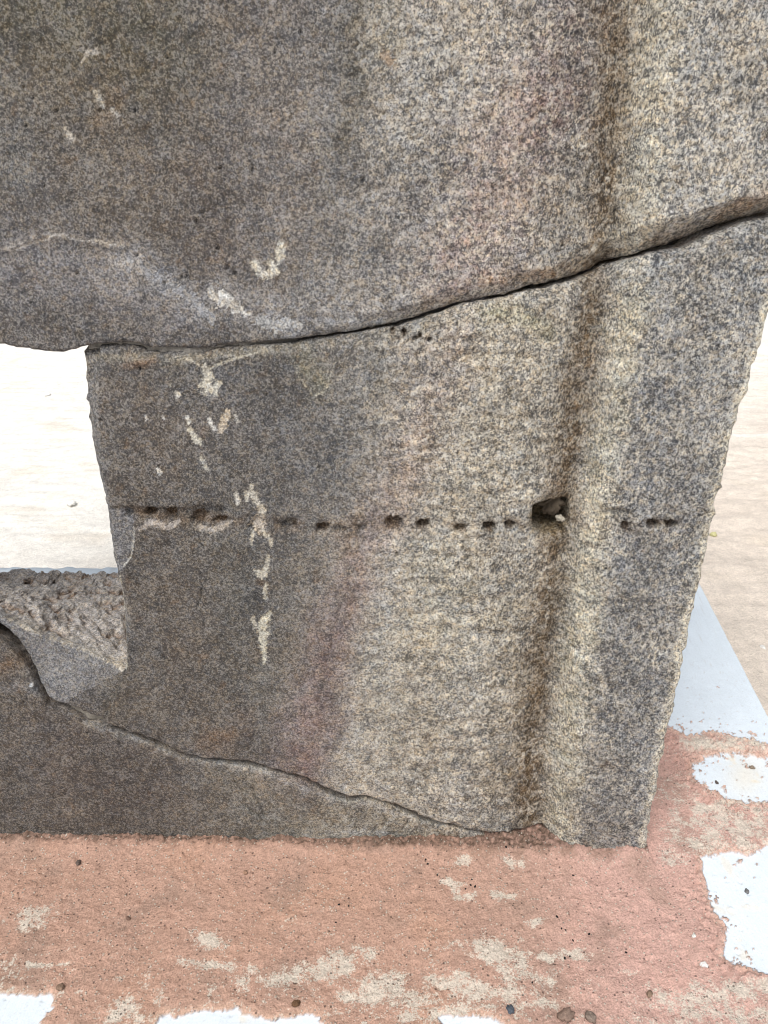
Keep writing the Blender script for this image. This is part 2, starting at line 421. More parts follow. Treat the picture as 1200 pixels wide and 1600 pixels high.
def relief(X, Z, U, V, blk):
    y = 0.004 * fbm(X, Z, 0.33, 3, 21) + 0.0022 * fbm(X, Z, 0.07, 3, 31) 
    rg = 0.55 + 0.6 * sstep(480, 700, U + 40 * fbm(U, V, 150, 2, 4))
    y += rg * (0.00075 * fbm(X, Z, 0.022, 4, 41, 0.62))
    # horizontal tooling rows on the dressed centre field
    tool = sstep(520, 640, U) * (1 - sstep(840, 900, U)) * (1 if blk == 'mid' else 0.25)
    y += tool * 0.0016 * np.sin((V + 9 * fbm(U, V, 60, 2, 8)) * 2 * np.pi / 24) * (1 + 0.7 * np.sin((U + 14 * vn(U / 30, V / 18, 3)) * 2 * np.pi / 29)) * (0.5 + 0.8 * vn(U / 70, V / 40, 5))
    y += rg * 0.0006 * fbm(X - 0.42 * Z, Z + 0.4 * X, 0.009, 3, 47, 0.7)
    # shallow spalls with a thin broken rim
    sp_ = fbm(U, V, 75, 4, 45, 0.55)
    y += 0.0016 * sstep(0.34, 0.38, sp_) * sstep(430, 560, U) + 0.0012 * sstep(-0.44, -0.40, sp_) * rg
    sp_ = fbm(U + 300, V, 34, 3, 46)
    y += 0.0010 * sstep(0.5, 0.56, sp_) * rg
    # panel dished towards the groove, then a bevel up to the raised border
    g = groove_u(V) + 3 * fbm(V, V * 0 + 3, 60, 3, 50)
    du = U - g
    du = du * (1 + 0.08 * fbm(U, V, 40, 2, 51)) + 1.8 * fbm(U, V, 16, 3, 52)
    y += 0.040 * np.exp(-np.abs(np.minimum(du, 0) / 62.0) ** 1.35) * (du < 0) + (du >= 0) * 0.040 * (1 - sstep(-16, 44, du)) / (1 - sstep(-16, 44, 0.0))
    y -= 0.014 * sstep(0, 80, du)
    # left part of the panel slightly proud and smooth
    y += 0.006 * sstep(470, 640, U)
    if blk == 'up':
        d, s, e = stroke(U, V, FLAKE, 1)
        y += 0.0028 * sstep(0, 12, d * s) * (U < 720) * (1 - sstep(560, 720, U))
        y += 0.009 * np.exp(-((U - 562 + V * 0.03) / 28) ** 2) * (1 - sstep(180, 420, V))
        y -= 0.005 * np.exp(-((U - 625) / 35) ** 2) * (1 - sstep(150, 300, V))
        # lower edge bevel along the break
        cv = np.interp(U, [p[0] for p in CR1], [p[1] for p in CR1])
        wd = np.interp(U, [450, 600, 700, 850, 940, 1000, 1100, 1200], [4, 22, 26, 26, 34, 44, 40, 32])
        wd = wd * (1 + 0.25 * vn(U / 40, U * 0, 6))
        t = np.clip(1 - (cv - V) / wd, 0, 1)
        dep = np.interp(U, [420, 560, 700, 850, 960, 1100, 1200], [0, 0.010, 0.014, 0.016, 0.034, 0.045, 0.04])
        y += dep * t ** 0.9
    if blk == 'mid':
        d, s, e = stroke(U, V, LEDGE, 1)
        y += 0.0035 * np.exp(-(d / 7) ** 2) * (s > 0) 
        y -= 0.0025 * np.exp(-(d / 9) ** 2) * (s <= 0)
        d, s, e = stroke(U, V, LEDGE2, 1)
        y -= 0.003 * np.exp(-(d / 10) ** 2)
        m = inside(U, V, CHIP + [(560, 500), (430, 500)])
        d, s, e = stroke(U, V, CHIP, 1)
        y += 0.004 * m * sstep(0, 10, d) - 0.001 * np.exp(-(d / 3) ** 2)
        m = inside(U, V, CHIP2 + [(338, 795), (150, 795), (100, 925)])
        d, s, e = stroke(U, V, CHIP2, 1)
        y += 0.004 * m * sstep(0, 7, d)
        cv = np.interp(U, [p[0] for p in CR1], [p[1] + 5 for p in CR1])
        wd = np.interp(U, [120, 300, 600, 900, 1200], [22, 16, 16, 22, 30]) * (1 + 0.3 * vn(U / 35, U * 0, 7))
        t = np.clip(1 - (V - cv) / wd, 0, 1)
        y += np.interp(U, [120, 400, 700, 900, 960, 1200], [0.012, 0.006, 0.009, 0.008, 0.016, 0.014]) * t ** 1.3
        # row of wedge holes lies in a shallow hollow
        hv = np.interp(U, [180, 400, 620, 800, 1050], [806, 820, 826, 824, 815])
        y += 0.0012 * np.exp(-((V - hv) / 13) ** 2) * (U > 175) * (U < 1075)
        # plug hole
        q = (np.abs((U - 867 - 0.06 * (V - 814)) / 31.0) ** 5 + np.abs((V - 816 + 0.05 * (U - 866)) / 25.0) ** 4.5) ** (1 / 4.7)
        q = q * (1 + 0.06 * vn(U / 9, V / 9, 77))
        y += 0.075 * (1 - sstep(0.90, 1.05, q)) + 0.006 * (1 - sstep(1, 1.6, q))
        # fractured facet below the window
        tri = inside(U, V, [(-80, 930), (190, 1058), (100, 1105), (60, 1108), (20, 1050)])
        d, s, e = stroke(U, V, [(190, 1058), (140, 1075), (95, 1105), (80, 1125)], 1)
        y += 0.012 * tri * sstep(0, 60, d)
        d, s, e = stroke(U, V, JSTRIP, 1)
        y += 0.010 * sstep(0, 16, d) * (s > 0)
    if blk == 'low':
        y += 0.006
        cv = np.interp(U, [p[0] for p in CR2], [p[1] + 4 for p in CR2])
        t = np.clip(1 - (V - cv) / (9 * (1 + 0.5 * vn(U / 30, U * 0, 8))), 0, 1)
        y += 0.005 * t ** 1.5 * (0.8 + 0.6 * vn(U / 22, U * 0, 18))
    for pts, wd in CRACKS:
        if (blk == 'low') != (pts[0][1] > 1215 and pts[0][0] < 700): continue
        if (blk == 'up') != (pts[0][1] < 400): continue
        us = [p[0] for p in pts]; vs = [p[1] for p in pts]
        m = (U > min(us) - 10) & (U < max(us) + 10) & (V > min(vs) - 10) & (V < max(vs) + 10)
        if m.any():
            d = poly_dist(U[m] + 1.5 * vn(U[m] / 5, V[m] / 5, 4), V[m], pts)[0]
            y[m] += 0.006 * np.exp(-(d / (wd * 1.3)) ** 2)
    for (hu, hv, ru, rv, dep) in HOLES:
        if blk == 'low': break
        if (hv < 500) != (blk == 'up'): continue
        m = (np.abs(U - hu) < ru * 2) & (np.abs(V - hv) < rv * 2)
        if not m.any(): continue
        uu, vv = U[m], V[m]
        q = np.hypot((uu - hu) / ru, (vv - hv) / rv) * (1 + 0.45 * vn(uu / 6, vv / 6, int(hu)))
        y[m] += 1.1 * dep * (1 - sstep(0.55, 1.05, q)) + 0.0025 * (1 - sstep(0.9, 1.7, q)) - dep * 0.45 * np.exp(-(np.hypot(uu - hu - 2, vv - hv - rv * 0.35) / (rv * 0.45)) ** 2)
    for (hu, hv, r) in PITS:
        m = (np.abs(U - hu) < r * 2) & (np.abs(V - hv) < r * 2.6)
        if m.any():
            q = np.hypot((U[m] - hu) / r, (V[m] - hv) / (r * 1.3))
            y[m] += 0.006 * (1 - sstep(0.3, 1.1, q))
    return y

# soft colour areas: (points, widths, srgb, strength)
SOFT = [
    # upper block
    ([(0, 0), (120, 60), (230, 60)], 130, (78, 72, 50), 0.75), ([(300, 280), (330, 380)], 60, (84, 74, 70), 0.5), ([(420, 100), (470, 160)], 50, (130, 122, 112), 0.4), ([(0, 120), (20, 260)], 40, (116, 118, 116), 0.4), ([(180, 150), (150, 190)], 16, (120, 92, 58), 0.5),
    ([(60, 150), (230, 260), (200, 380)], 120, (96, 84, 68), 0.5),
    ([(30, 420), (150, 440), (260, 480)], 60, (122, 120, 124), 0.45),
    ([(180, 420), (330, 468), (460, 503), (640, 488)], 34, (150, 148, 147), 0.7),
    ([(20, 510), (200, 515), (330, 530)], 26, (78, 72, 68), 0.5),
    ([(380, 0), (420, 200), (460, 330)], 90, (124, 115, 108), 0.35),
    ([(560, 0), (555, 120), (545, 230)], 26, (80, 72, 54), 0.65),
    ([(610, 0), (600, 90)], 26, (156, 152, 136), 0.6),
    ([(520, 260), (560, 360), (620, 420)], 60, (98, 92, 88), 0.4),
    ([(700, 0), (790, 60), (800, 130)], 70, (172, 160, 144), 0.6),
    ([(640, 120), (700, 200), (660, 300)], 70, (140, 134, 124), 0.5),
    ([(880, 20), (905, 120), (870, 230)], 62, (92, 70, 64), 0.8), ([(700, 240), (640, 330), (600, 430)], 60, (104, 98, 96), 0.5), ([(860, 300), (820, 400)], 30, (112, 96, 84), 0.5),
    ([(830, 150), (780, 280), (740, 380), (730, 430)], 74, (130, 102, 98), 0.7),
    ([(760, 180), (800, 280), (760, 380)], 45, (168, 150, 136), 0.45),
    ([(930, -10), (975, 60), (968, 200), (955, 330)], 36, (88, 66, 44), 0.85),  # brown groove of the upper block, deepened with painted shade
    ([(900, 250), (880, 380)], 55, (132, 122, 106), 0.5),
    ([(1040, 0), (1025, 120), (1010, 260), (990, 370)], 38, (172, 162, 136), 0.7),  # cream bevel of the upper block, its highlight painted in too
    ([(1120, 40), (1150, 160), (1100, 280)], 80, (150, 146, 138), 0.5),
    ([(1140, 60), (1190, 130)], 30, (118, 104, 84), 0.4),
    ([(760, 440), (880, 425), (960, 405), (1040, 372), (1130, 345), (1210, 315)], 13, (138, 108, 76), 0.85),
    ([(1120, 335), (1210, 300)], 15, (164, 128, 90), 0.8),
    ([(640, 492), (760, 460)], 12, (118, 104, 84), 0.6),
    ([(0, 392), (80, 366), (190, 386)], 5, (160, 150, 138), 0.55),
    # middle block
    ([(180, 620), (240, 700), (220, 780)], 70, (92, 82, 74), 0.5),
    ([(320, 600), (420, 650), (500, 700), (520, 760)], 70, (92, 90, 90), 0.55),
    ([(420, 580), (430, 700), (410, 840), (405, 1000)], 40, (92, 90, 88), 0.4),
    ([(230, 860), (280, 960), (300, 1080)], 90, (88, 78, 68), 0.7),
    ([(360, 880), (380, 1000), (400, 1100)], 55, (86, 84, 78), 0.5),
    ([(470, 900), (470, 1000), (430, 1080)], 45, (112, 106, 96), 0.5),
    ([(540, 600), (520, 700)], 60, (98, 96, 94), 0.5),
    ([(330, 1180), (375, 1130)], 20, (116, 88, 60), 0.55),
    ([(375, 1080), (382, 1160)], 8, (66, 62, 62), 0.55),
    ([(720, 530), (700, 600), (660, 700), (600, 820), (560, 900), (520, 1010), (490, 1120), (470, 1210)], 46, (124, 98, 95), 0.68),
    ([(640, 560), (640, 700), (620, 770)], 34, (146, 132, 120), 0.4),
    ([(560, 930), (510, 1080), (485, 1180)], 34, (110, 90, 84), 0.45),
    ([(760, 560), (760, 700), (720, 820), (680, 960), (640, 1120), (640, 1200)], 95, (160, 150, 130), 0.75),
    ([(830, 520), (820, 700)], 45, (152, 140, 120), 0.5),
    ([(680, 900), (700, 1000)], 60, (152, 148, 132), 0.5),
    ([(950, 470), (922, 600), (902, 700), (886, 770)], 30, (100, 78, 50), 0.9),  # groove brown, darkened to carry the shade of the dished side
    ([(878, 860), (856, 980), (842, 1100), (828, 1220), (828, 1300)], 30, (88, 70, 42), 0.9),  # lower groove, brown deepened with painted shade as well
    ([(800, 960), (790, 1100), (780, 1240)], 50, (128, 116, 92), 0.6),
    ([(990, 480), (970, 600), (950, 700), (935, 800), (920, 900), (908, 1000), (892, 1120), (880, 1240), (872, 1310)], 22, (172, 162, 128), 0.8),  # cream lichen tone on the bevel, lightened as a painted highlight
    ([(1060, 470), (1080, 600), (1040, 720)], 60, (158, 154, 146), 0.55),
    ([(1000, 540), (985, 640)], 24, (118, 116, 116), 0.4),
    ([(1010, 620), (1000, 720), (1050, 780)], 46, (102, 102, 104), 0.65),
    ([(1000, 860), (985, 960), (960, 1080)], 52, (92, 92, 92), 0.75),
    ([(960, 1100), (945, 1220), (935, 1300)], 52, (100, 96, 88), 0.7),
    ([(1130, 640), (1100, 780), (1080, 900), (1050, 1040), (1030, 1180), (1010, 1300)], 12, (172, 164, 142), 0.6),
    ([(1100, 360), (1190, 400)], 40, (176, 170, 160), 0.5),
    ([(1070, 385), (1120, 380), (1190, 360)], 12, (130, 108, 90), 0.5),
    ([(480, 560), (500, 600)], 22, (120, 116, 90), 0.55),
    ([(760, 500), (810, 490), (860, 520)], 16, (150, 146, 106), 0.55),
    ([(560, 530), (640, 515), (720, 495)], 12, (112, 104, 86), 0.6),
    ([(150, 560), (250, 566), (400, 552), (520, 535)], 8, (138, 130, 112), 0.7),
    ([(190, 575), (240, 566)], 6, (112, 80, 54), 0.7),
    ([(140, 600), (145, 700), (160, 790), (180, 900), (195, 1000)], 10, (118, 116, 114), 0.6),
    ([(128, 560), (132, 590)], 8, (96, 80, 50), 0.7),
    ([(60, 1040), (120, 1060), (150, 1062)], 22, (126, 126, 126), 0.75),
    ([(90, 1085), (60, 1060)], 20, (116, 118, 120), 0.7),
    ([(170, 1070), (180, 1120), (250, 1130)], 26, (104, 92, 74), 0.5),
    ([(560, 800), (545, 860)], 14, (106, 84, 58), 0.6),
    # lower block
    ([(100, 1180), (180, 1240)], 80, (80, 70, 66), 0.6),
    ([(330, 1260), (420, 1290)], 50, (100, 94, 86), 0.5),
    ([(420, 1240), (560, 1290), (680, 1315)], 28, (122, 112, 98), 0.6),
    ([(480, 1315), (560, 1308), (600, 1316)], 9, (158, 156, 150), 0.7),
    ([(130, 1140), (220, 1168), (300, 1192), (420, 1214), (520, 1255), (640, 1285), (760, 1310)], 6, (160, 157, 150), 0.6),
    ([(60, 1095), (20, 1085), (0, 1090)], 9, (132, 126, 120), 0.6),
    ([(15, 1040), (0, 1050)], 16, (104, 80, 54), 0.7),
    ([(45, 1085)], 10, (70, 76, 82), 0.7),
]
CRACKS = [([(392, 1238), (397, 1252), (404, 1264), (412, 1283)], 1.3), ([(377, 1264), (392, 1276), (402, 1282), (411, 1293)], 1.1),
          ([(366, 1228), (372, 1240), (384, 1246)], 0.9), ([(600, 1284), (603, 1292), (600, 1300)], 1.1), ([(640, 1288), (634, 1296), (630, 1304)], 1.0),
          ([(553, 1296), (558, 1305)], 0.9), ([(470, 1222), (478, 1232)], 0.8), ([(312, 900), (313, 930), (306, 955)], 0.45),
          ([(240, 1020), (252, 1032), (262, 1040)], 0.9), ([(812, 545), (806, 570)], 0.8), ([(930, 260), (922, 280), (926, 300)], 1.3),
          ([(960, 268), (948, 288)], 1.2), ([(972, 330), (974, 372)], 1.0), ([(392, 252), (393, 270)], 1.3), ([(214, 574), (216, 584)], 1.3),
          ([(790, 950), (782, 966), (776, 985)], 0.9), ([(830, 980), (815, 1000)], 0.8), ([(846, 1235), (858, 1250)], 1.5), ([(858, 1100), (850, 1130)], 1.1)]
# crisp lime/mortar remains: (points, widths px)
CRISP = [
    ([(437, 382), (438, 400), (434, 410)], [6, 9, 5], (196, 190, 170)),
    ([(398, 412), (404, 425), (420, 428), (430, 424), (424, 410)], [6, 7, 8, 7, 6], (196, 188, 166)),
    ([(325, 455), (345, 468), (368, 482), (385, 492)], [7, 12, 9, 4], (190, 186, 176)),
    ([(405, 500), (430, 510), (450, 505), (470, 508)], [9, 12, 8, 5], (160, 160, 158)),
    ([(245, 430), (300, 470), (330, 500)], [8, 10, 8], (138, 138, 140)),
    ([(120, 75), (148, 78), (130, 85), (124, 95)], [3, 5, 3, 2], (160, 152, 138)),
    ([(146, 140), (152, 155), (158, 165)], [4, 5, 3], (168, 160, 142)),
    ([(172, 170), (180, 178)], [4, 5], (164, 156, 140)),
    ([(97, 200), (105, 210), (110, 216)], [3, 6, 3], (176, 166, 148)),
    ([(604, 86), (610, 96)], [9, 9], (150, 122, 88)),
    ([(318, 575), (324, 592), (320, 605), (332, 612), (340, 600)], [7, 10, 12, 9, 6], (186, 178, 156)),
    ([(322, 580), (345, 568), (370, 560), (400, 552)], [2, 2.5, 2, 1.4], (160, 152, 130)),
    ([(322, 580), (300, 566), (270, 558)], [2, 1.8, 1.2], (160, 150, 128)),
    ([(355, 645), (348, 660), (343, 672)], [6, 6, 6], (190, 170, 138)),
    ([(325, 655), (330, 668), (337, 672)], [3, 4, 3], (196, 190, 176)),
    ([(274, 616), (277, 620)], [4, 4], (192, 184, 166)), ([(264, 605)], [2], (190, 186, 170)),
    ([(225, 652), (228, 657)], [3, 3], (190, 186, 180)), ([(252, 650), (254, 656)], [2, 2], (180, 176, 170)),
    ([(290, 652), (294, 662)], [3, 4], (188, 184, 170)),
    ([(293, 672), (303, 685), (309, 692)], [4, 5, 6], (190, 182, 158)),
    ([(312, 715), (318, 728), (323, 735)], [3, 4, 2], (178, 174, 158)),
    ([(245, 735), (248, 740)], [3, 4], (200, 196, 184)), ([(368, 650), (370, 660)], [3, 3], (180, 174, 160)),
    ([(368, 775), (372, 785)], [5, 5], (186, 178, 160)), ([(384, 770), (386, 782)], [4, 3], (180, 172, 150)),
    ([(392, 760), (393, 772), (402, 785), (410, 798), (405, 805)], [3, 6, 5, 6, 6], (186, 174, 148)),
    ([(402, 818)], [14], (186, 168, 142)),
    ([(394, 832), (392, 850)], [4, 3], (180, 170, 146)),
    ([(412, 834), (422, 846), (424, 854)], [4, 4, 2], (184, 174, 150)),
    ([(418, 870), (416, 885), (414, 900), (404, 898), (398, 892)], [3, 4, 6, 6, 3], (186, 176, 150)),
    ([(415, 915), (413, 935)], [3, 4], (184, 176, 152)),
    ([(420, 960), (413, 970), (409, 985), (412, 1010), (411, 1040)], [4, 9, 10, 6, 3], (190, 182, 154)),
    ([(394, 970), (398, 978)], [5, 4], (180, 170, 146)),
    ([(215, 830), (235, 818), (262, 826), (275, 818)], [3, 5, 5, 4], (148, 136, 124)),
    ([(306, 826), (330, 832), (352, 822), (362, 814)], [3, 5, 5, 3], (148, 136, 122)),
    ([(207, 826), (207, 850), (203, 872), (190, 890)], [1.6, 1.6, 1.6, 1.4], (172, 168, 156)),
    ([(184, 905), (187, 950), (191, 1000), (192, 1050)], [2.5, 2, 2.5, 3.5], (178, 172, 150)),
    ([(492, 618), (508, 612), (516, 585), (524, 565)], [1.5, 1.7, 1.3, 1.0], (160, 152, 128)),
    ([(462, 582), (475, 600), (490, 618)], [1.3, 1.4, 1.3], (156, 148, 126)),
    ([(80, 366), (66, 374), (40, 382), (15, 392)], [3, 2, 2, 2], (170, 160, 146)),
    ([(84, 366), (120, 376), (150, 376), (188, 386)], [3, 3, 2.5, 2], (156, 148, 136)),
    ([(0, 985), (40, 1006), (100, 1026), (150, 1042), (185, 1054)], [3, 3, 3, 3, 5], (176, 164, 142)),
    ([(40, 1082), (43, 1078)], [2, 3], (180, 184, 184)),
    ([(340, 455), (360, 466)], [4, 5], (196, 194, 186)),
    ([(476, 153), (498, 240), (506, 275), (518, 305)], [1.6, 1.5, 1.5, 1.2], (160, 150, 128)),
]

def paint(X, Z, U, V, blk):
    wu = U + 16 * fbm(U, V, 90, 3, 61) + 5 * fbm(U, V, 22, 2, 62)
    wv = V + 16 * fbm(U, V, 90, 3, 71) + 5 * fbm(U, V, 22, 2, 72)
    if blk == 'up':
        c0 = np.array([lin((108, 104, 101)), lin((158, 155, 150)), lin((176, 172, 165))])
        a = sstep(430, 700, wu + wv * 0.1); b = sstep(850, 1050, wu)
    elif blk == 'mid':
        c0 = np.array([lin((100, 96, 92)), lin((166, 162, 154)), lin((156, 155, 152))])
        a = sstep(430, 640, wu + (wv - 800) * 0.12); b = sstep(860, 980, wu)
    else:
        c0 = np.array([lin((98, 92, 86)), lin((136, 132, 121)), lin((136, 126, 114))])
        a = sstep(250, 520, wu); b = sstep(600, 800, wu)
    col = c0[0] + (c0[1] - c0[0]) * a[:, None]
    col = col + (c0[2] - col) * b[:, None]
    for pts, wd, rgb, st in SOFT:
        us = [p[0] for p in pts]; vs = [p[1] for p in pts]
        m = (wu > min(us) - 2.2 * wd) & (wu < max(us) + 2.2 * wd) & (wv > min(vs) - 2.2 * wd) & (wv < max(vs) + 2.2 * wd)
        if not m.any(): continue
        if blk == 'up' and min(vs) > 520: continue
        if blk != 'up' and max(vs) < 470: continue
        if blk == 'low' and max(us) > 860: continue
        pp = pts if len(pts) > 1 else pts * 2
        sc = 1.0 if wd >= 20 else 0.0
        uu = wu[m] * sc + (U[m] + (wu[m] - U[m]) * 0.35) * (1 - sc)
        vv = wv[m] * sc + (V[m] + (wv[m] - V[m]) * 0.35) * (1 - sc)
        d, s, e = poly_dist(uu, vv, pp)
        k = np.exp(-(d / wd) ** 2 * 1.1) * st * (0.8 + 0.5 * fbm(U[m], V[m], 26, 3, 81))
        k = np.clip(k * 0.92, 0, 1)[:, None]
        rg_ = lin(rgb); gy = rg_.mean(); rg_ = (gy + (rg_ - gy) * 0.85) * 1.22
        col[m] = col[m] * (1 - k) + rg_ * k
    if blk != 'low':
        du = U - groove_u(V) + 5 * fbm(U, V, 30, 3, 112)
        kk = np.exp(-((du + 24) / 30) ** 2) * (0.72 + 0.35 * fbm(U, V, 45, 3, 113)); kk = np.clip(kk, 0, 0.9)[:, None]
        col = col * (1 - kk) + lin((104, 84, 58)) * kk  # brown groove stone, with the shade of the recess painted in
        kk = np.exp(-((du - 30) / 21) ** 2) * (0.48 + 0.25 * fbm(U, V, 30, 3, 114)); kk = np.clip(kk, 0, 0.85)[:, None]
        col = col * (1 - kk) + lin((200, 195, 180)) * kk  # cream bevel colour that also carries the highlight from the left
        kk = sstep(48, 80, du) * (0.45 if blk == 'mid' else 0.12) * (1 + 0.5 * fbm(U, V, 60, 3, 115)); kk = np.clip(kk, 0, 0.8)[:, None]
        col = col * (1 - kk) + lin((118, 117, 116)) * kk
    # broad and medium mottling, with warm/cool hue drift
    cz = 0.65 + 0.6 * sstep(480, 700, U + 50 * fbm(U, V, 140, 2, 94))
    lum = 1 + 0.16 * fbm(U, V, 120, 3, 91) + cz * (0.29 * fbm(U, V, 30, 4, 92, 0.7) + 0.34 * fbm(U, V, 11, 4, 93, 0.75))
    hue = 0.04 * fbm(U, V, 70, 3, 95) + 0.045 * fbm(U, V, 15, 3, 96)
    col = col * np.clip(lum, 0.45, 1.7)[:, None] * np.stack([1 + hue, 1 + 0 * hue, 1 - 1.3 * hue], 1)
    # pale hair-like scale of lichen and mineral crust on the coarse side
    cr = sstep(0.42, 0.75, 1 - np.abs(fbm(U, V, 20, 3, 97)) * 2.4) * sstep(500, 720, U + 60 * fbm(U, V, 120, 2, 98)) * (0.5 + 0.5 * sstep(-0.2, 0.5, fbm(U, V, 80, 2, 99)))
    k = (cr * 0.5)[:, None]
    col = col * (1 - k) + lin((216, 208, 192)) * k
    bl = sstep(0.30, 0.75, fbm(U, V, 42, 4, 107, 0.6)) * 0.42
    col = col * (1 - bl[:, None]) + col * np.array([0.55, 0.56, 0.60]) * bl[:, None]
    rust = sstep(0.50, 0.9, fbm(U, V, 30, 4, 101, 0.6)) * 0.28
    col = col * (1 - rust[:, None]) + lin((118, 88, 56)) * rust[:, None]
    rough = np.full(U.shape, 1.0) * (0.80 + 0.40 * sstep(450, 700, U))
    if blk == 'mid':
        hv = np.interp(U, [180, 400, 620, 800, 1050], [806, 820, 826, 824, 815])
        hm = np.exp(-((V - hv) / 12) ** 2) * (U > 180) * (U < 1070) * np.clip(0.15 + 0.55 * fbm(U, V, 25, 2, 103), 0, 0.45)
        col = col * (1 - hm[:, None]) + lin((118, 92, 62)) * hm[:, None]
    for (hu, hv, ru, rv, dep) in HOLES:
        if dep < 0.012: continue
        q = np.hypot((U - hu) / ru, (V - hv) / rv)
        k = (0.62 * (1 - sstep(0.6, 1.15, q)))[:, None]
        if k.max() > 0: col = col * (1 - k) + lin((98, 72, 44)) * k
    if blk == 'mid':
        q = np.hypot((U - 866) / 36, (V - 818) / 32)
        k = (0.8 * (1 - sstep(0.6, 1.3, q)))[:, None]
        col = col * (1 - k) + lin((112, 94, 58)) * k
    if blk == 'mid':
        for poly_, rgb_, st_ in (([(-90, 930), (0, 990), (188, 1056), (150, 1078), (120, 1092), (92, 1114), (20, 1112), (-90, 1040)], (128, 127, 127), 0.75),
                                 ([(140, 800), (200, 800), (207, 828), (206, 852), (200, 872), (184, 900), (150, 900)], (122, 122, 124), 0.6),
                                 ([(130, 556), (165, 566), (150, 600), (150, 650), (158, 730), (168, 790), (120, 800), (100, 560)], (126, 124, 122), 0.55)):
            w1 = U + 3 * fbm(U, V, 14, 3, 108); w2 = V + 3 * fbm(U, V, 14, 3, 109)
            m = inside(w1, w2, poly_)
            k = (m * st_)[:, None]
            col = col * (1 - k) + lin(rgb_) * (1 + 0.10 * fbm(U, V, 20, 3, 110))[:, None] * k
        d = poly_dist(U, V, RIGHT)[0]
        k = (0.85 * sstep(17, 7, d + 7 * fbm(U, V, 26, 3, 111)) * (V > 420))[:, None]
        col = col * (1 - k) + lin((212, 205, 188)) * k  # pale broken rim, with a bright edge halo painted into it
    n1 = fbm(U, V, 9, 3, 105, 0.65); n2 = fbm(U, V, 3.2, 2, 106)
    for pts, wd, rgb in CRISP:
        us = [p[0] for p in pts]; vs = [p[1] for p in pts]; mw = max(wd) * 2.5 + 4
        m = (U > min(us) - mw) & (U < max(us) + mw) & (V > min(vs) - mw) & (V < max(vs) + mw)
        if not m.any(): continue
        if len(pts) == 1: pts = pts * 2; wd = wd * 2
        d, s, e = poly_dist(U[m], V[m], pts, extra=wd)
        k = sstep(0.15, -0.15, d / e - 0.92 + 0.62 * n1[m] + 0.45 * n2[m]) * 0.88
        rg2 = lin(rgb); rgb_l = (rg2.mean() + (rg2 - rg2.mean()) * 0.6) * 1.06
        col[m] = col[m] * (1 - k[:, None]) + rgb_l * (1 + 0.12 * n2[m])[:, None] * k[:, None]
        rough[m] = rough[m] * (1 - 0.5 * k)
    return np.clip(col, 0.008, 0.85), rough

def axis_lines(a, b, fa, fb, step):
    """fine inside [fa, fb], growing outside"""
    mid_ = list(np.arange(fa, fb, step))
    lo = []; p = fa; s = step
    while p > a: s *= 1.15; p -= s; lo.append(p)
    hi = []; p = mid_[-1]; s = step
    while p < b: s *= 1.15; p += s; hi.append(p)
    return np.array(lo[::-1] + mid_ + hi)

STEP = 0.0024
def plane_y(x): return D1 - 0.020 * x

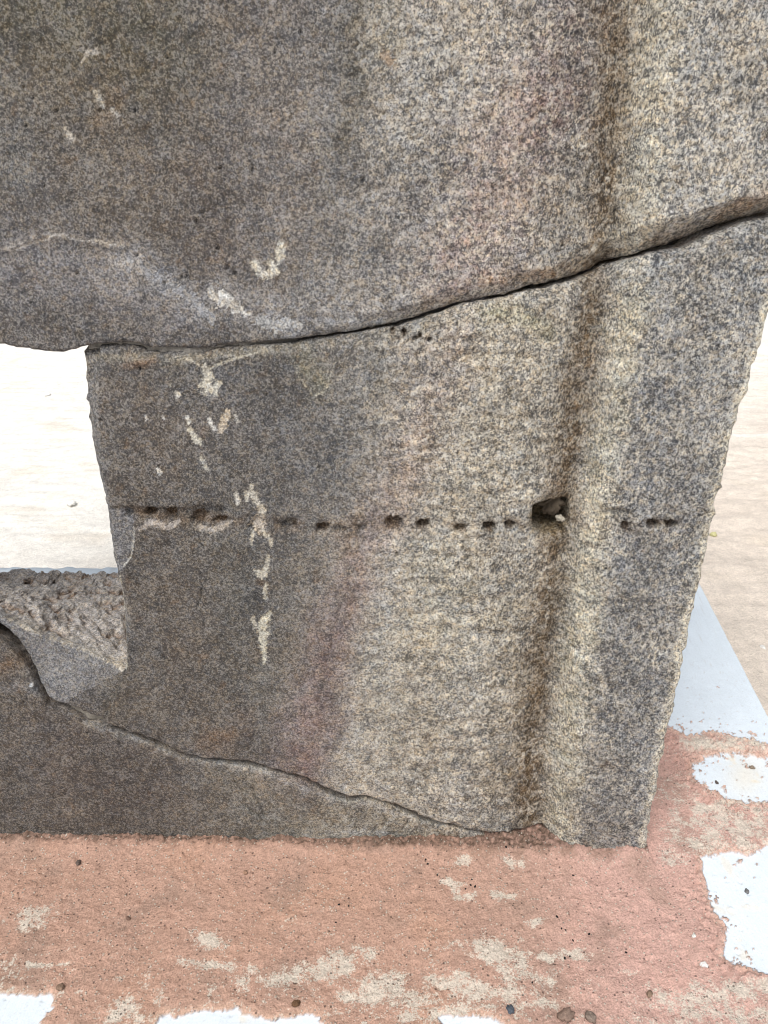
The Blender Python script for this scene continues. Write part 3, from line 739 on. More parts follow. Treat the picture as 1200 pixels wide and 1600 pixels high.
def build_block(name, poly, blk, thick, nring):
    xs = axis_lines(poly[:, 0].min() - 0.02, poly[:, 0].max() + 0.02, -0.90, 0.66, STEP)
    zs = axis_lines(poly[:, 1].min() - 0.02, poly[:, 1].max() + 0.02, max(-0.02, poly[:, 1].min()), min(1.62, poly[:, 1].max()), STEP)
    nx, nz = len(xs), len(zs)
    cx, cz = (xs[:-1] + xs[1:]) / 2, (zs[:-1] + zs[1:]) / 2
    CX, CZ = np.meshgrid(cx, cz)
    ins = inside(CX, CZ, poly)
    gi = np.arange(nx * nz).reshape(nz, nx)
    q = np.stack([gi[:-1, :-1], gi[:-1, 1:], gi[1:, 1:], gi[1:, :-1]], -1)[ins]
    used = np.unique(q)
    remap = np.full(nx * nz, -1); remap[used] = np.arange(len(used))
    q = remap[q]
    X = np.tile(xs, nz)[used]; Z = np.repeat(zs, nx)[used]
    # boundary edges
    e = np.concatenate([q[:, [0, 1]], q[:, [1, 2]], q[:, [2, 3]], q[:, [3, 0]]])
    key = e[:, 0].astype(np.int64) * len(used) + e[:, 1]
    rkey = e[:, 1].astype(np.int64) * len(used) + e[:, 0]
    be = e[~np.isin(key, rkey)]
    bv = np.unique(be)
    # snap boundary vertices to the outline
    px, pz = X[bv].copy(), Z[bv].copy()
    bd = np.full(len(bv), 1e9); sx = px.copy(); sz = pz.copy()
    n = len(poly)
    for i in range(n):
        a, b = poly[i], poly[(i + 1) % n]
        vx, vy = b - a; L = vx * vx + vy * vy + 1e-12
        t = np.clip(((px - a[0]) * vx + (pz - a[1]) * vy) / L, 0, 1)
        qx, qz = a[0] + t * vx, a[1] + t * vy
        d = (px - qx) ** 2 + (pz - qz) ** 2
        m = d < bd
        bd = np.where(m, d, bd); sx = np.where(m, qx, sx); sz = np.where(m, qz, sz)
    X[bv] = sx; Z[bv] = sz
    # distance of near-edge vertices to the outline (multi-dilation on the grid would be coarse: measure directly)
    D = np.full(len(X), 1.0)
    near = np.zeros(nx * nz, bool); near[used[bv]] = True; near = near.reshape(nz, nx)
    for _ in range(9):
        near[1:] |= near[:-1]; near[:-1] |= near[1:]; near[:, 1:] |= near[:, :-1]; near[:, :-1] |= near[:, 1:]
    nv = np.where(near.ravel()[used])[0]
    for i in range(0, len(nv), 60000):
        s = nv[i:i + 60000]
        D[s] = poly_dist(X[s], Z[s], poly[::2], closed=True)[0]
    U, V = to_uv(X, np.full_like(X, D1), Z)
    Y = plane_y(X) + relief(X, Z, U, V, blk)
    r = 0.005 * (1 + 0.9 * vn(X / 0.02, Z / 0.02, 12)) + 0.001
    if blk == 'low': r = r * 0.45
    r = np.maximum(r, 0.0006)
    if blk == 'mid': r = np.where((X > 0.45) & (Z < 1.05), r * 1.7 + 0.010 * np.clip(vn(X / 0.05, Z / 0.045, 13), 0, 1), r)
    t = np.clip(1 - D / r, 0, 1)
    Y += r * (1 - np.sqrt(np.clip(1 - t * t, 0, 1))) * 0.9
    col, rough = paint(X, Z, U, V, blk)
    F = np.stack([X, Y, Z], 1)
    # side walls
    nb = len(bv); bidx = np.full(len(X), -1); bidx[bv] = np.arange(nb)
    cen = np.array([X.mean(), Z.mean()])
    # outward direction at boundary vertices from the boundary edges
    nrm = np.zeros((nb, 2))
    ev = np.stack([Z[be[:, 1]] - Z[be[:, 0]], -(X[be[:, 1]] - X[be[:, 0]])], 1)
    np.add.at(nrm, bidx[be[:, 0]], ev); np.add.at(nrm, bidx[be[:, 1]], ev)
    nrm /= np.linalg.norm(nrm, axis=1)[:, None] + 1e-9
    rings = [bv]
    verts = [F]; cols = [col]; rghs = [rough]
    base = len(F)
    yb = plane_y(X[bv]) + thick
    Y0 = Y[bv]
    arc = X[bv] * 1.0 + Z[bv] * 1.0
    for j in range(1, nring + 1):
        tt = j / nring
        yy = Y0 + (yb - Y0) * tt
        amp = 0.0045 if blk != 'mid' else 0.0045
        # chisel marks run slanting across the wall of the window
        P = X[bv] - Z[bv]; Q = yy
        nn = fbm(P * 1.0 + Q * 0.5, Q * 1.0 - P * 0.35, 0.030, 4, 200, 0.62)
        dd = amp * nn * min(1.0, tt * 12) - 0.0015 * min(1.0, tt * 12)
        if blk == 'mid':
            sillm = (X[bv] < -0.42) & (Z[bv] > 0.40) & (nrm[:, 1] > np.where(X[bv] < -0.5, 0.0, 0.5)) & (Z[bv] < 0.8)
            under = (X[bv] < -0.55) & (Z[bv] > 0.36) & (nrm[:, 1] <= 0) & (Z[bv] < 0.8)
            gz = np.where(sillm, 1.0, 0.0)
            A = (P * 0.85 - Q * 0.55); B = (Q * 0.85 + P * 0.55)
            rid = np.abs(fbm(A * 0.30, B * 1.15, 0.034, 4, 210, 0.5))
            pit = np.clip(fbm(P, Q, 0.05, 3, 213) - 0.25, 0, 1)
            sl = gz * min(1.0, tt * 8) * (0.014 * (0.30 - rid) + 0.009 * fbm(P, Q, 0.10, 3, 212) - 0.020 * pit)
            dd = dd + sl
            zoff = gz * (0.452 - Z[bv]) * min(1.0, tt * 1.25)
            zoff = zoff + np.where(under, np.minimum(0, 0.39 - Z[bv]), 0) * min(1.0, tt * 1.4)
        else:
            zoff = 0.0
        if blk == 'low':
            tm = (X[bv] < -0.55) & (X[bv] > -0.97) & (Z[bv] > 0.34) & (Z[bv] < 0.64)
            zoff = np.where(tm, np.minimum(0, 0.35 - Z[bv]), 0) * min(1.0, tt * 1.4)
        xx = X[bv] + nrm[:, 0] * dd; zz = Z[bv] + nrm[:, 1] * dd + zoff
        verts.append(np.stack([xx, yy, zz], 1))
        g = np.tile(lin((168, 158, 148)), (nb, 1))
        m1 = (1 + 0.22 * fbm(P, Q, 0.05, 3, 220) + 0.15 * fbm(P, Q, 0.012, 2, 221))[:, None]
        br = np.clip(sstep(0.15, 0.7, fbm(P + 3, Q * 1.4, 0.045, 3, 222)), 0, 1)[:, None] * 0.6
        c = g * m1; c = c * (1 - br) + lin((128, 98, 70)) * br
        if blk == 'mid':
            bb = (np.clip(-sl / 0.008, 0, 1) * 0.7)[:, None]
            gb = gz[:, None]
            c = c * (1 - gb) + (lin((172, 166, 160)) * m1 * (1 - bb) + lin((132, 104, 78)) * bb) * gb
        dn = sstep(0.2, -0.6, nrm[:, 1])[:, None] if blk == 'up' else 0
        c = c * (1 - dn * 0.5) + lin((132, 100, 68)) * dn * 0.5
        if blk != 'up':
            dk = sstep(0.25, 0.9, nrm[:, 0])[:, None] * 0   # right-hand side keeps its pale broken stone
        f = min(1.0, tt * 9)
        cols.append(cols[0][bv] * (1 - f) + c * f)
        rghs.append(np.full(nb, 0.75))
        rings.append(base + np.arange(nb)); base += nb
    quads = [q]
    for j in range(nring):
        a0 = rings[j][bidx[be[:, 0]]]; a1 = rings[j][bidx[be[:, 1]]]
        b0 = rings[j + 1][bidx[be[:, 0]]]; b1 = rings[j + 1][bidx[be[:, 1]]]
        quads.append(np.stack([a1, a0, b0, b1], 1))
    # back face on a coarser copy of the same cells
    bm = np.full(len(X), -1); others = np.setdiff1d(np.arange(len(X)), bv)
    bm[bv] = rings[-1]; bm[others] = base + np.arange(len(others))
    lastring = verts[-1]
    Yb = plane_y(X[others]) + thick + 0.006 * fbm(X[others] + 5, Z[others], 0.25, 3, 230)
    Zo = Z[others].copy()
    if blk == 'mid': Zo = np.where((X[others] < -0.46) & (Zo < 0.8), np.minimum(Zo, 0.425), Zo)
    if blk == 'low': Zo = np.where((X[others] < -0.5) & (X[others] > -0.985) & (Zo < 0.66), np.minimum(Zo, 0.33), Zo)
    verts.append(np.stack([X[others], Yb, Zo], 1)); cols.append(np.tile(lin((140, 134, 124)), (len(others), 1)))
    rghs.append(np.full(len(others), 1.2))
    quads.append(bm[q][:, ::-1])
    co = np.concatenate(verts); cc = np.concatenate(cols); rr = np.concatenate(rghs); qq = np.concatenate(quads)
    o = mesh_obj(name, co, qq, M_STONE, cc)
    at = o.data.attributes.new('Rough', 'FLOAT', 'POINT'); at.data.foreach_set('value', rr.astype(np.float32))
    return o

THICK = 0.40
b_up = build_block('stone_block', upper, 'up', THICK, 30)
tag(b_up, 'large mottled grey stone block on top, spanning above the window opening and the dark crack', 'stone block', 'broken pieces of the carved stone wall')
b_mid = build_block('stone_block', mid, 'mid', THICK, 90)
tag(b_mid, 'middle carved stone block with a row of wedge holes and square socket, between both cracks', 'stone block', 'broken pieces of the carved stone wall')
b_low = build_block('stone_block', low, 'low', THICK, 40)
tag(b_low, 'dark wedge shaped bottom stone block on the red plaster, below the slanting lower crack', 'stone block', 'broken pieces of the carved stone wall')

# ------------------------------------------------------------------ mortar in the joints (parts of the blocks below them)
def seam(name, pts, gapf, parent, back_f, colr, half=9, seed=1, label=None):
    p = resample(np.array(pts, float), 3.0, 0, closed=False)
    rows = 9
    k = np.linspace(-1, 1, rows)
    vs = []; cs = []
    for i, (u, v) in enumerate(p):
        g = gapf(u)
        x, z = face_pt(u, v + g / 2 + k * half)
        uu = np.full(rows, u); n = fbm(uu, v + k * half, 14, 3, seed)
        y = plane_y(x) + back_f(u) + 0.004 * n + 0.0015 * fbm(uu, v + k * half, 4, 2, seed + 2)
        vs.append(np.stack([x + 0 * y, y, z], 1))
        tone = colr(u)
        cs.append(np.array(tone)[None, :] * (1 + 0.2 * n)[:, None])
    vs = np.array(vs); nn = len(vs)
    back = vs[:, [0, -1]].copy(); back[:, :, 1] += 0.18
    co = np.concatenate([vs.reshape(-1, 3), back.reshape(-1, 3)])
    col = np.concatenate([np.array(cs).reshape(-1, 3), np.repeat(np.array(cs)[:, 0], 2, 0)])
    gi = np.arange(nn * rows).reshape(nn, rows); bi = nn * rows + np.arange(nn * 2).reshape(nn, 2)
    q = [np.stack([gi[:-1, :-1], gi[:-1, 1:], gi[1:, 1:], gi[1:, :-1]], -1).reshape(-1, 4)]
    q.append(np.stack([gi[:-1, 0], gi[1:, 0], bi[1:, 0], bi[:-1, 0]], -1))
    q.append(np.stack([gi[1:, -1], gi[:-1, -1], bi[:-1, 1], bi[1:, 1]], -1))
    q.append(np.stack([bi[:-1, 0], bi[1:, 0], bi[1:, 1], bi[:-1, 1]], -1))
    o = mesh_obj(name, co, np.concatenate(q), M_MORTAR, np.clip(col, 0.01, 0.8), parent)
    return o

def b1(u):
    return float(np.interp(u, [120, 150, 200, 300, 380, 480, 600, 720, 740, 760, 780, 950, 970, 1000, 1030, 1200],
                           [0.020, 0.016, 0.014, 0.012, 0.014, 0.03, 0.05, 0.045, 0.025, 0.03, 0.075, 0.095, 0.095, 0.095, 0.075, 0.07]))
def c1(u):
    return lin((128, 124, 118)) if u < 460 else (lin((66, 54, 42)) if 950 < u < 1015 else lin((92, 90, 90)))
seam('mortar_joint', [p for p in CR1 if p[0] > 118 and p[0] < 1230], gap1, b_mid, b1, c1, 7, 301)
def b2(u):
    return float(np.interp(u, [-60, 0, 60, 90, 130, 200, 300, 420, 460, 540, 600, 700, 870],
                           [0.10, 0.08, 0.05, 0.030, 0.022, 0.045, 0.05, 0.05, 0.055, 0.055, 0.05, 0.045, 0.03]))
def c2(u): return lin((140, 134, 124))
seam('mortar_joint', [p for p in CR2 if 45 < p[0] < 700], gap2, b_low, b2, c2, 7, 311)

# ------------------------------------------------------------------ plinth with pale paint and red mortar coat
WHITE = [
    [(1020, 880), (1100, 905), (1260, 1150), (1200, 1164), (1170, 1156), (1130, 1147), (1100, 1146), (1075, 1150), (1048, 1138), (1000, 1130), (980, 900)],
    [(1108, 1182), (1150, 1178), (1205, 1186), (1260, 1190), (1270, 1262), (1200, 1252), (1170, 1256), (1132, 1250), (1106, 1232), (1078, 1214), (1086, 1194)],
    [(1098, 1342), (1130, 1332), (1165, 1338), (1200, 1322), (1300, 1318), (1330, 1560), (1200, 1522), (1172, 1514), (1142, 1506), (1128, 1496), (1132, 1472), (1140, 1452), (1118, 1432), (1106, 1400), (1100, 1372)],
    [(-200, 1545), (0, 1552), (50, 1556), (84, 1557), (82, 1582), (66, 1596), (70, 1660), (-200, 1660)],
    [(236, 1604), (246, 1592), (262, 1582), (276, 1592), (300, 1582), (340, 1578), (372, 1578), (396, 1592), (430, 1594), (466, 1586), (500, 1588), (510, 1640), (236, 1640)],
    [(684, 1592), (700, 1585), (735, 1586), (760, 1592), (800, 1606), (700, 1620)],
]
CREAMP = [([(725, 1348)], 20, 9), ([(800, 1350), (815, 1356)], 13, 8), ([(700, 1378), (712, 1390)], 14, 8), ([(780, 1400), (790, 1404)], 18, 8),
          ([(738, 1400), (725, 1405)], 14, 6), ([(830, 1450), (845, 1440)], 14, 6), ([(860, 1498), (900, 1495)], 30, 10),
          ([(985, 1520)], 14, 5), ([(320, 1470), (335, 1478)], 26, 12), ([(300, 1505), (350, 1515)], 30, 8), ([(388, 1515), (380, 1540)], 12, 12),
          ([(440, 1535), (500, 1525), (540, 1500)], 46, 16), ([(560, 1560), (600, 1540), (640, 1560)], 60, 22), ([(60, 1430), (40, 1445)], 34, 12),
          ([(60, 1512), (105, 1510)], 20, 5), ([(700, 1540), (790, 1560)], 60, 18), ([(760, 1480), (820, 1530)], 46, 12), ([(1080, 1560), (1190, 1545)], 50, 22),
          ([(640, 1590), (760, 1575), (850, 1570)], 40, 10), ([(205, 1570), (180, 1592)], 16, 12), ([(1090, 1580), (1150, 1590)], 50, 14)]

TX = [top_pt(1085, 897), top_pt(1200, 1120)]
ex, ey = np.array([float(TX[0][0]), float(TX[0][1])]), np.array([float(TX[1][0]), float(TX[1][1])])
edge_dir = (ey - ex) / np.linalg.norm(ey - ex)      # right side edge runs from the back corner towards the viewer
BACK_Y = float(top_pt(300, 891)[1])

def build_plinth():
    ys = axis_lines(-0.6, BACK_Y, 0.55, 1.75, 0.0026); ys = ys[ys < BACK_Y]; ys = np.append(ys, BACK_Y)
    ys = ys[ys > -0.75]
    nx_f = 760
    # x lines run from the left end to the slanting right edge
    def xr(y): return ex[0] + (y - ex[1]) / edge_dir[1] * edge_dir[0]
    s = np.concatenate([np.linspace(0, 0.35, 60)[:-1], np.linspace(0.35, 1.0, 720)])
    XL = -1.9
    XX = XL + (xr(ys)[:, None] + 0.0015 * fbm(ys, ys * 0, 0.05, 3, 5)[:, None] - XL) * s[None, :]
    YY = np.repeat(ys[:, None], len(s), 1)
    X = XX.ravel(); Y = YY.ravel()
    U, V = to_uv(X, Y, np.zeros_like(X))
    wu = U + 5 * fbm(X, Y, 0.05, 4, 401, 0.65) + 0 * X; wv = V + 3.2 * fbm(X, Y, 0.04, 4, 402, 0.65)
    g1 = 1.3 * fbm(X, Y, 0.0085, 3, 431, 0.8); g2_ = fbm(X, Y, 0.018, 3, 432, 0.7)
    sd_ = np.full(X.shape, 1e3)      # signed px distance to paint, negative inside
    for p in WHITE:
        us = [a[0] for a in p]; vs = [a[1] for a in p]
        m = (U > min(us) - 80) & (U < max(us) + 80) & (V > min(vs) - 80) & (V < max(vs) + 80)
        d = poly_dist(wu[m], wv[m], p, closed=True)[0]
        d = np.where(inside(wu[m], wv[m], p), -d, d)
        sd_[m] = np.minimum(sd_[m], d)
    # the hidden rear strip is painted throughout, the front rim outside the frame shows paint in patches
    rear = (Y > 1.62) & (X < 0.9)
    sd_ = np.where(rear, np.minimum(sd_, (1.66 + 0.03 * fbm(X, Y, 0.2, 3, 7) - Y) * 600), sd_)
    front = (0.46 + 0.05 * fbm(X, Y, 0.15, 4, 8) - Y)
    sd_ = np.where(Y < 0.54, np.minimum(sd_, -front * 600), sd_)
    sd_ = sd_ + 2.6 * g1 + 3.2 * g2_
    # pink islands and scuffs left on the paint near its rim
    isl = sstep(0.62, 0.75, fbm(X, Y, 0.022, 4, 433, 0.75) + 0.25 * sstep(-26, 0, sd_) - 0.25 * sstep(-10, -45, sd_)) * (U > 1000)
    sd_ = np.where(isl > 0.5, np.maximum(sd_, 2.0), sd_)
    wmask = 1 - sstep(-1.2, 1.2, sd_)
    wmask = wmask * (1 - 0.0 * isl)
    # heights
    h = 0.0035 * fbm(X, Y, 0.30, 3, 411)
    coat = (0.0032 + 0.0035 * sstep(0, 14, sd_) + 0.0018 * fbm(X, Y, 0.03, 4, 412, 0.6) + 0.0030 * fbm(X, Y, 0.09, 3, 413)
            + 0.0014 * fbm(X, Y, 0.009, 3, 414, 0.7)
            + 0.0016 * (0.3 - np.abs(fbm(X * 0.5 + Y * 0.9, (Y * 0.5 - X * 0.9) * 2.2, 0.05, 3, 417))))
    # thick ragged ridge near the right hand patches
    rid = np.exp(-((sd_ - 10) / 16) ** 2) * (U > 1000)
    rn = np.abs(fbm(X * 0.8 + Y * 0.6, (Y * 0.8 - X * 0.6) * 1.6, 0.028, 3, 415))
    coat += rid * (0.004 - 0.012 * rn)
    rr2 = np.exp(-((poly_dist(U, V, [(1045, 1170), (1075, 1200), (1110, 1232), (1150, 1262)])[0]) / 18) ** 2)
    coat += rr2 * (0.004 - 0.010 * rn)
    coat = np.maximum(coat, 0.0008)
    h = h + coat * (1 - wmask) + wmask * 0.0004 * fbm(X, Y, 0.02, 2, 416)
    # mortar fillet along the foot of the stones
    fy = plane_y(X)
    dy = np.where(X < 0.565, np.clip(fy - Y, 0, 1), 1)
    h += 0.012 * np.exp(-(dy / 0.035) ** 2) * (0.9 + 0.5 * vn(X / 0.05, X * 0, 9)) * (X < 0.575)
    h += 0.006 * np.exp(-(dy / 0.014) ** 2) * fbm(X, Y, 0.012, 3, 10, 0.7) * (X < 0.575)
    # small craters and grit lumps
    for i in range(260):
        u0, v0 = rng.uniform(0, 1180), rng.uniform(1335, 1598)
        x0, y0 = top_pt(u0, v0); r = rng.uniform(0.002, 0.0055)
        m = (np.abs(X - x0) < 2 * r) & (np.abs(Y - y0) < 2 * r)
        q = np.hypot(X[m] - x0, Y[m] - y0) / r
        h[m] += (-0.0035 if i % 3 else 0.0028) * (1 - sstep(0.2, 1.1, q))
    # colours
    a = fbm(X, Y, 0.16, 4, 421); b = fbm(X, Y, 0.035, 4, 422, 0.6); c_ = fbm(X, Y, 0.010, 2, 423)
    base = lin((188, 155, 140)); org = lin((190, 153, 133)); pk = lin((208, 170, 158)); gr = lin((158, 134, 120))
    col = np.tile(base, (len(X), 1))
    def mixc(k, cc):
        nonlocal col
        k = np.clip(k, 0, 1)[:, None]; col = col * (1 - k) + cc * k
    mixc(sstep(0, 0.7, a) * 0.6, org); mixc((1 - sstep(600, 950, U)) * 0.35, lin((190, 150, 126)))
    mixc(sstep(780, 1020, U + 60 * a) * 0.85, pk)
    mixc(sstep(0.15, 0.75, fbm(X + 9, Y, 0.12, 4, 425)) * 0.5, gr)
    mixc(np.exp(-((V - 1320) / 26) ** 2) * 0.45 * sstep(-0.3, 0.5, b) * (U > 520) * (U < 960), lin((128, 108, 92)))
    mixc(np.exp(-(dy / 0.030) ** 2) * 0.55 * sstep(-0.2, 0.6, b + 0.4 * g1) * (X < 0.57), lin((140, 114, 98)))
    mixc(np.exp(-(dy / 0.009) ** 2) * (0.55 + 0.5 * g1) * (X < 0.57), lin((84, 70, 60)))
    # worn cream underlayer
    worn = sstep(0.0, 0.95, 0.55 * b + 0.3 * c_ + 0.45 * a + 0.65 * g1 + 0.3 * g2_ - 0.30 + 0.55 * sstep(1440, 1600, V))
    wornf = 0.14 + worn * 0.46 * (1 - 0.35 * sstep(700, 900, U))
    for pts, rx, ry in CREAMP:
        p0 = pts if len(pts) > 1 else pts * 2
        d = poly_dist(U / rx, V / ry, [(q[0] / rx, q[1] / ry) for q in p0])[0]
        k = np.exp(-(np.maximum(d + 0.60 * b + 0.25 * c_, 0) / 1.25) ** 2)
        wornf = np.maximum(wornf, k * 0.70)
        h -= 0.0012 * k * (1 - wmask)
    cr = sstep(1040, 1090, U) * sstep(1240, 1265, V - 0.12 * (1100 - U)) * sstep(1345, 1325, V)
    wornf = np.maximum(wornf, cr * (0.62 + 0.12 * b))
    wornf = np.maximum(wornf, 0.45 * sstep(900, 1000, U) * sstep(1520, 1570, V + 20 * b) + 0.0)
    wornf = np.maximum(wornf, 0.46 * sstep(1000, 1040, U) * sstep(1190, 1230, V) * sstep(1420, 1330, V))
    wornf = np.maximum(wornf, (0.60 + 0.2 * b) * np.exp(-((V - 1163) / 20) ** 2) * sstep(1040, 1075, U))
    cr = np.exp(-((V - 1166) / 14) ** 2) * (U > 1060)
    mixc(cr * (0.45 + 0.5 * b + 0.7 * g1), lin((228, 216, 200)))
    cr = np.exp(-(sd_ / 7) ** 2)
    mixc(cr * 0.35, lin((232, 200, 176)))
    white = np.tile(lin((208, 217, 224)), (len(X), 1)) * (1 + 0.03 * a + 0.03 * b)[:, None]
    w2 = np.clip(sstep(0.35, 0.8, fbm(X, Y, 0.05, 4, 427)) * 0.5 * (V > 1170), 0, 1)[:, None]
    q = np.exp(-(np.hypot((U - 1165) / 30, (V - 1212) / 30)) ** 2)[:, None] * 0.55
    w2 = np.clip(w2 + q, 0, 1)
    white = white * (1 - w2) + lin((214, 204, 184)) * w2
    st = (sstep(0.45, 0.9, fbm(X, Y, 0.011, 3, 434, 0.7)) * 0.35)[:, None]
    white = white * (1 - st) + lin((176, 170, 160)) * st
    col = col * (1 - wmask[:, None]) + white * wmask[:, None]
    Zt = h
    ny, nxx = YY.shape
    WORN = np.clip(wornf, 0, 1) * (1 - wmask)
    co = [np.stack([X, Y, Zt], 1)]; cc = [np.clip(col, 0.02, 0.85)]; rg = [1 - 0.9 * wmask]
    gi = np.arange(ny * nxx).reshape(ny, nxx)
    quads = [np.stack([gi[:-1, :-1], gi[:-1, 1:], gi[1:, 1:], gi[1:, :-1]], -1).reshape(-1, 4)]
    loop = np.concatenate([gi[0, :-1], gi[:-1, -1], gi[-1, :0:-1], gi[:0:-1, 0]])
    base_i = ny * nxx; prev = loop
    nl = len(loop)
    for zz, off in ((-0.004, 0.003), (-0.05, 0.004), (-0.15, 0.004), (-0.30, 0.006)):
        p = co[0][loop].copy()
        cxy = np.array([-0.4, 0.9]); dv = p[:, :2] - cxy
        p[:, :2] += np.sign(dv) * off * 0.7 + 0.001 * np.stack([fbm(p[:, 0] + p[:, 1], p[:, 1] * 0 + zz * 9, 0.03, 2, 6)] * 2, 1)
        p[:, 2] = zz
        co.append(p); cc.append(np.tile(lin((218, 222, 222)), (nl, 1))); rg.append(np.full(nl, 0.15))
        cur = base_i + np.arange(nl); base_i += nl
        quads.append(np.stack([prev, cur, np.roll(cur, -1), np.roll(prev, -1)], 1))
        prev = cur
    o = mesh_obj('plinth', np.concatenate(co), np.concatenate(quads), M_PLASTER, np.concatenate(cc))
    at = o.data.attributes.new('Rough', 'FLOAT', 'POINT'); at.data.foreach_set('value', np.concatenate(rg).astype(np.float32))
    wa = np.zeros(len(o.data.vertices), np.float32); wa[:len(WORN)] = WORN
    at = o.data.attributes.new('Worn', 'FLOAT', 'POINT'); at.data.foreach_set('value', wa)
    tag(o, 'low masonry plinth with worn red plaster over pale blue white paint, under the stone blocks', 'plinth')
    def height(x, y):
        k = np.argmin((X - x) ** 2 + (Y - y) ** 2); return float(Zt[k])
    return o, height
plinth, plinth_h = build_plinth()

# ------------------------------------------------------------------ ground
GZ = -0.25
def build_ground():
    xs = axis_lines(-900, 900, -3.2, 3.2, 0.022); ys = axis_lines(-900, 900, 2.0, 8.0, 0.022)
    X, Y = [a.ravel() for a in np.meshgrid(xs, ys)]
    fade = np.where((np.abs(X) > 12) | (np.abs(Y) > 20), 0.0, 1.0)
    h = 0.014 * fbm(X, Y * 2.0, 0.5, 4, 501) + 0.010 * fbm(X, Y * 2.6, 0.16, 4, 502, 0.6) + 0.003 * np.abs(fbm(X, Y * 2, 0.06, 2, 503))
    jl = 4.86 + 0.01 * fbm(X, X * 0, 0.4, 2, 504)
    h += 0.012 * np.exp(-((Y - jl) / 0.03) ** 2)
    Z = GZ + h * fade
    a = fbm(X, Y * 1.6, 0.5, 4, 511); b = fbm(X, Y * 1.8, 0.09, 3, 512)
    col = (lin((216, 202, 187)) + (lin((234, 230, 222)) - lin((216, 202, 187))) * np.clip(0.15 + 0.85 * sstep(1.6, 5.0, Y - 0.9 * X + 0.5 * a), 0, 1)[:, None]) * (1 + 0.08 * a + 0.09 * b)[:, None]  # sand whitened with distance and leftwards: brighter light put into the colour
    k = (sstep(0.1, 0.7, a) * 0.4)[:, None]
    col = col * (1 - k) + lin((208, 194, 174)) * k
    k = (0.7 * np.exp(-((Y - jl) / 0.03) ** 2))[:, None]
    col = col * (1 - k) + lin((232, 230, 224)) * k
    ny, nx = len(ys), len(xs)
    gi = np.arange(ny * nx).reshape(ny, nx)
    q = np.stack([gi[:-1, :-1], gi[:-1, 1:], gi[1:, 1:], gi[1:, :-1]], -1).reshape(-1, 4)
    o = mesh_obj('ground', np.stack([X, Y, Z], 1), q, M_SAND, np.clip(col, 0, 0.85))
    tag(o, kind='structure')
build_ground()

# ------------------------------------------------------------------ loose bits
M_CHIP = plain_material('loose_stone', 500, 0.0012)
def pebble(name, c, size, rgb, label, cat, group=None, seed=0, rough=0.35, n=14):
    th = np.linspace(0, np.pi, n); ph = np.linspace(0, 2 * np.pi, 2 * n, endpoint=False)
    T, P = np.meshgrid(th, ph, indexing='ij')
    d = np.stack([np.sin(T) * np.cos(P), np.sin(T) * np.sin(P), np.cos(T)], -1).reshape(-1, 3)
    nn = fbm(d[:, 0] * 1.0 + d[:, 2] * 0.7 + seed, d[:, 1] + d[:, 2] * 0.9, 0.9, 4, seed, 0.6)
    v = d * (1 + rough * nn)[:, None] * np.array(size)[None, :] * 0.5
    a = seed * 1.7; R_ = np.array([[math.cos(a), -math.sin(a), 0], [math.sin(a), math.cos(a), 0], [0, 0, 1]])
    v = v @ R_.T
    m = 2 * n
    q = []
    for i in range(n - 1):
        for j in range(m):
            q.append((i * m + j, (i + 1) * m + j, (i + 1) * m + (j + 1) % m, i * m + (j + 1) % m))
    col = lin(rgb)[None, :] * (1 + 0.35 * fbm(d[:, 0] + seed, d[:, 1] - d[:, 2], 0.5, 3, seed + 3))[:, None]
    o = mesh_obj(name, v, q, M_CHIP, np.clip(col, 0.01, 0.85))
    o.location = c
    tag(o, label, cat, group)
    return o

def on_top(u, v, size, *a, **k):
    x, y = top_pt(u, v); x = float(x); y = float(y)
    return pebble('pebble' if 'name' not in k else k.pop('name'), (x, y, plinth_h(x, y) + size[2] * 0.3), size, *a, **k)

G = 'loose pebbles on the red plaster'
PB = [(123, 1352, .013, (96, 84, 78), 'dark grey pebble on the plaster at the left, nearest the dark block'),
      (463, 1573, .015, (98, 74, 54), 'brown oval pebble on the red plaster beside the bottom white paint patch'),
      (797, 1584, .016, (78, 84, 92), 'blue grey pebble at the bottom edge of the red plaster'),
      (884, 1592, .027, (132, 112, 100), 'larger of the two rough grey lumps at the bottom edge of the plaster'),
      (921, 1594, .022, (128, 114, 104), 'smaller rough grey lump beside the larger one at the bottom of the plaster'),
      (1014, 1557, .013, (128, 108, 92), 'small brown grey pebble right of the two grey lumps'),
      (201, 1438, .010, (120, 96, 84), 'small dull brown pebble in the middle of the left plaster'),
      (1083, 1467, .009, (214, 212, 206), 'tiny white chip on pink plaster left of the large white patch'),
      (1099, 1512, .014, (220, 218, 214), 'larger white chip on pink plaster near the lower right ridge'),
      (1167, 1393, .011, (112, 112, 112), 'grey flake lying on the large white paint patch at right'),
      (1175, 1199, .014, (140, 126, 110), 'round tan pebble on the upper of the right white patches'),
      (1120, 1223, .010, (92, 84, 80), 'dark flake on the white patch right of the stone corner'),
      (96, 1548, .014, (130, 108, 92), 'brown crumb beside the bottom left white patch'),
      (384, 1368, .010, (150, 120, 100), 'flat brown crumb just below the dark block')]
for i, (u, v, r, rgb, lab) in enumerate(PB):
    on_top(u, v, (r, r * 0.72, r * 0.5), rgb, lab, 'pebble', G, seed=i + 1, rough=0.55)
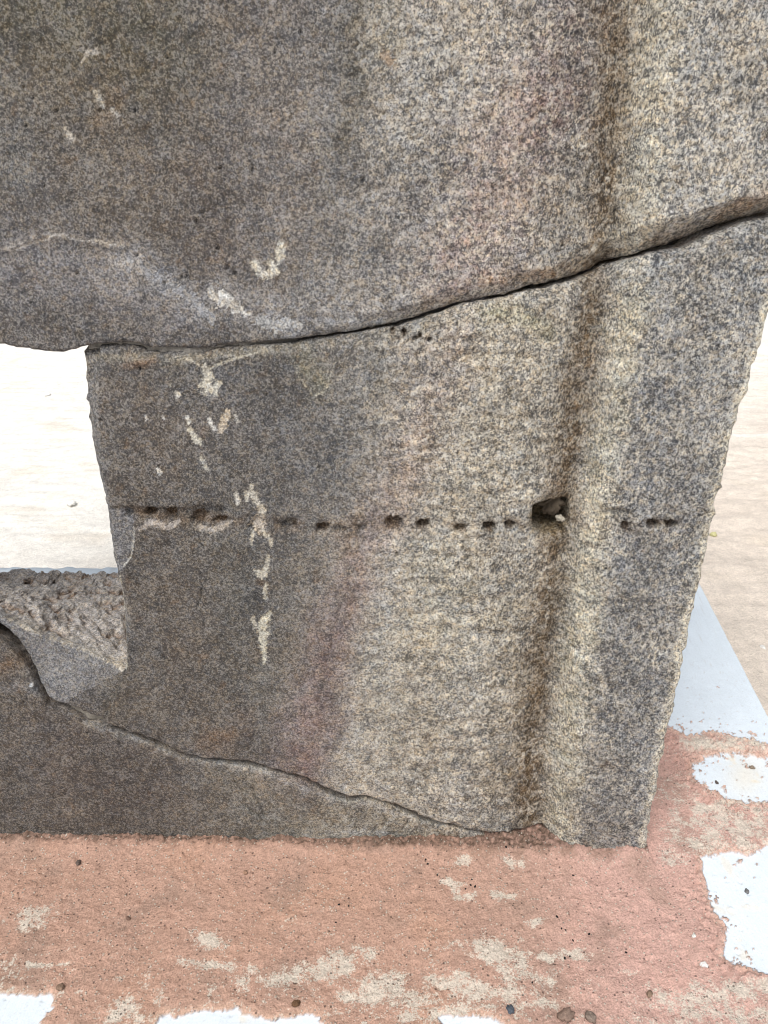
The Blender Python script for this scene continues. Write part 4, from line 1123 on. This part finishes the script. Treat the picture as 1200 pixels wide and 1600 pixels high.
SEEDS = [('pair', 665, 1348), ('pair', 668, 1354), ('single5', 683, 1370), ('knot', 737, 1378), ('knot', 742, 1389), ('knot', 735, 1386), ('knot', 727, 1393),
         ('single1', 790, 1332), ('single2', 895, 1372), ('spread', 877, 1454), ('spread', 883, 1457), ('single6', 920, 1462), ('spread', 895, 1472),
         ('spread', 890, 1496), ('spread', 882, 1500), ('single3', 978, 1490), ('single4', 831, 1540), ('spread', 870, 1436),
         ('left', 530, 1418), ('left', 545, 1420), ('left', 525, 1445)]
SLAB = {'pair': 'one of two black seeds touching each other, left of the cream patches below the block',
        'knot': 'one of the four black seeds bunched together between the small cream patches',
        'spread': 'black seed in the loose line of seeds right of the middle of the plaster',
        'left': 'one of three black seeds at the middle of the plaster, leftmost seeds',
        'single1': 'lone black seed closest to the foot of the stone', 'single2': 'lone black seed just below the stone moulding',
        'single3': 'rightmost black seed on the pink plaster', 'single4': 'lowest black seed, near the bottom of the plaster',
        'single5': 'lone black seed between the touching pair and the bunch of four', 'single6': 'black seed just right of the loose line of seeds'}
SEEDL = {(665, 1348): 'upper of the two black seeds nearly touching, left of the cream patches', (668, 1354): 'lower of the two black seeds nearly touching, left of the cream patches',
         (737, 1378): 'topmost of the four black seeds bunched between small cream patches', (742, 1389): 'rightmost of the four black seeds bunched between small cream patches',
         (735, 1386): 'middle one of the four black seeds bunched between small cream patches', (727, 1393): 'leftmost of the four black seeds bunched between small cream patches',
         (870, 1436): 'topmost black seed in the loose line right of the middle', (877, 1454): 'left one of the seed pair high in the loose line right of the middle',
         (883, 1457): 'right one of the seed pair high in the loose line right of the middle', (895, 1472): 'black seed below the pair in the loose line right of the middle',
         (890, 1496): 'right one of the two lowest seeds in the loose line', (882, 1500): 'left one of the two lowest seeds in the loose line',
         (530, 1418): 'left one of the two black seeds side by side at the middle', (545, 1420): 'right one of the two black seeds side by side at the middle',
         (525, 1445): 'leftmost black seed, just below the two side by side'}
sproto = None
for i, (kk, u, v) in enumerate(SEEDS):
    x, y = map(float, top_pt(u, v))
    if sproto is None:
        o = sproto = on_top(u, v, (0.0050, 0.0032, 0.0028), (30, 26, 26), SLAB[kk], 'seed',
                            'black seeds scattered on the red plaster', seed=40, rough=0.2, n=7, name='seed')
    else:
        o = sproto.copy(); COL.objects.link(o)
        o.location = (x, y, plinth_h(x, y) + 0.0009); o.rotation_euler = (0, 0, i * 1.3)
        f = 0.8 + 0.5 * ((i * 37) % 10) / 10; o.scale = (f, f, f)
    o['label'] = SEEDL.get((u, v), SLAB[kk])
def on_ground(u, v, size, rgb, lab, seed):
    x, y = map(float, top_pt(u, v, GZ))
    return pebble('pebble', (x, y, GZ + size[2] * 0.3), size, rgb, lab, 'pebble', 'pebbles on the ground behind', seed=seed)
on_ground(111, 788, (0.05, 0.04, 0.025), (232, 230, 224), 'white pebble low in the window opening', 61)
on_ground(74, 618, (0.07, 0.05, 0.03), (232, 230, 224), 'white pebble on pale ground high in the window opening', 62)
on_ground(1114, 838, (0.035, 0.03, 0.03), (190, 186, 140), 'yellowish pebble on the sand against the right edge of the stone', 63)
on_ground(1191, 1013, (0.022, 0.018, 0.014), (214, 212, 208), 'pale pebble on the sand right of the plinth edge', 64)

# broken lump of old mortar lodged in the square socket
lx, lz = face_pt(872, 806)
o = pebble('mortar_lump', (float(lx) + 0.002, D1 + 0.062, float(lz) + 0.002), (0.028, 0.040, 0.038), (92, 82, 70), 'ragged grey lump of old mortar lodged inside the square socket hole', 'mortar lump', seed=71, rough=0.9, n=26)
lx, lz = face_pt(882, 822)
o = pebble('stone_chip', (float(lx), D1 + 0.034, float(lz)), (0.014, 0.02, 0.010), (168, 162, 148), 'small pale stone chip at the lower right of the square socket hole', 'stone chip', seed=72, rough=0.6, n=16)
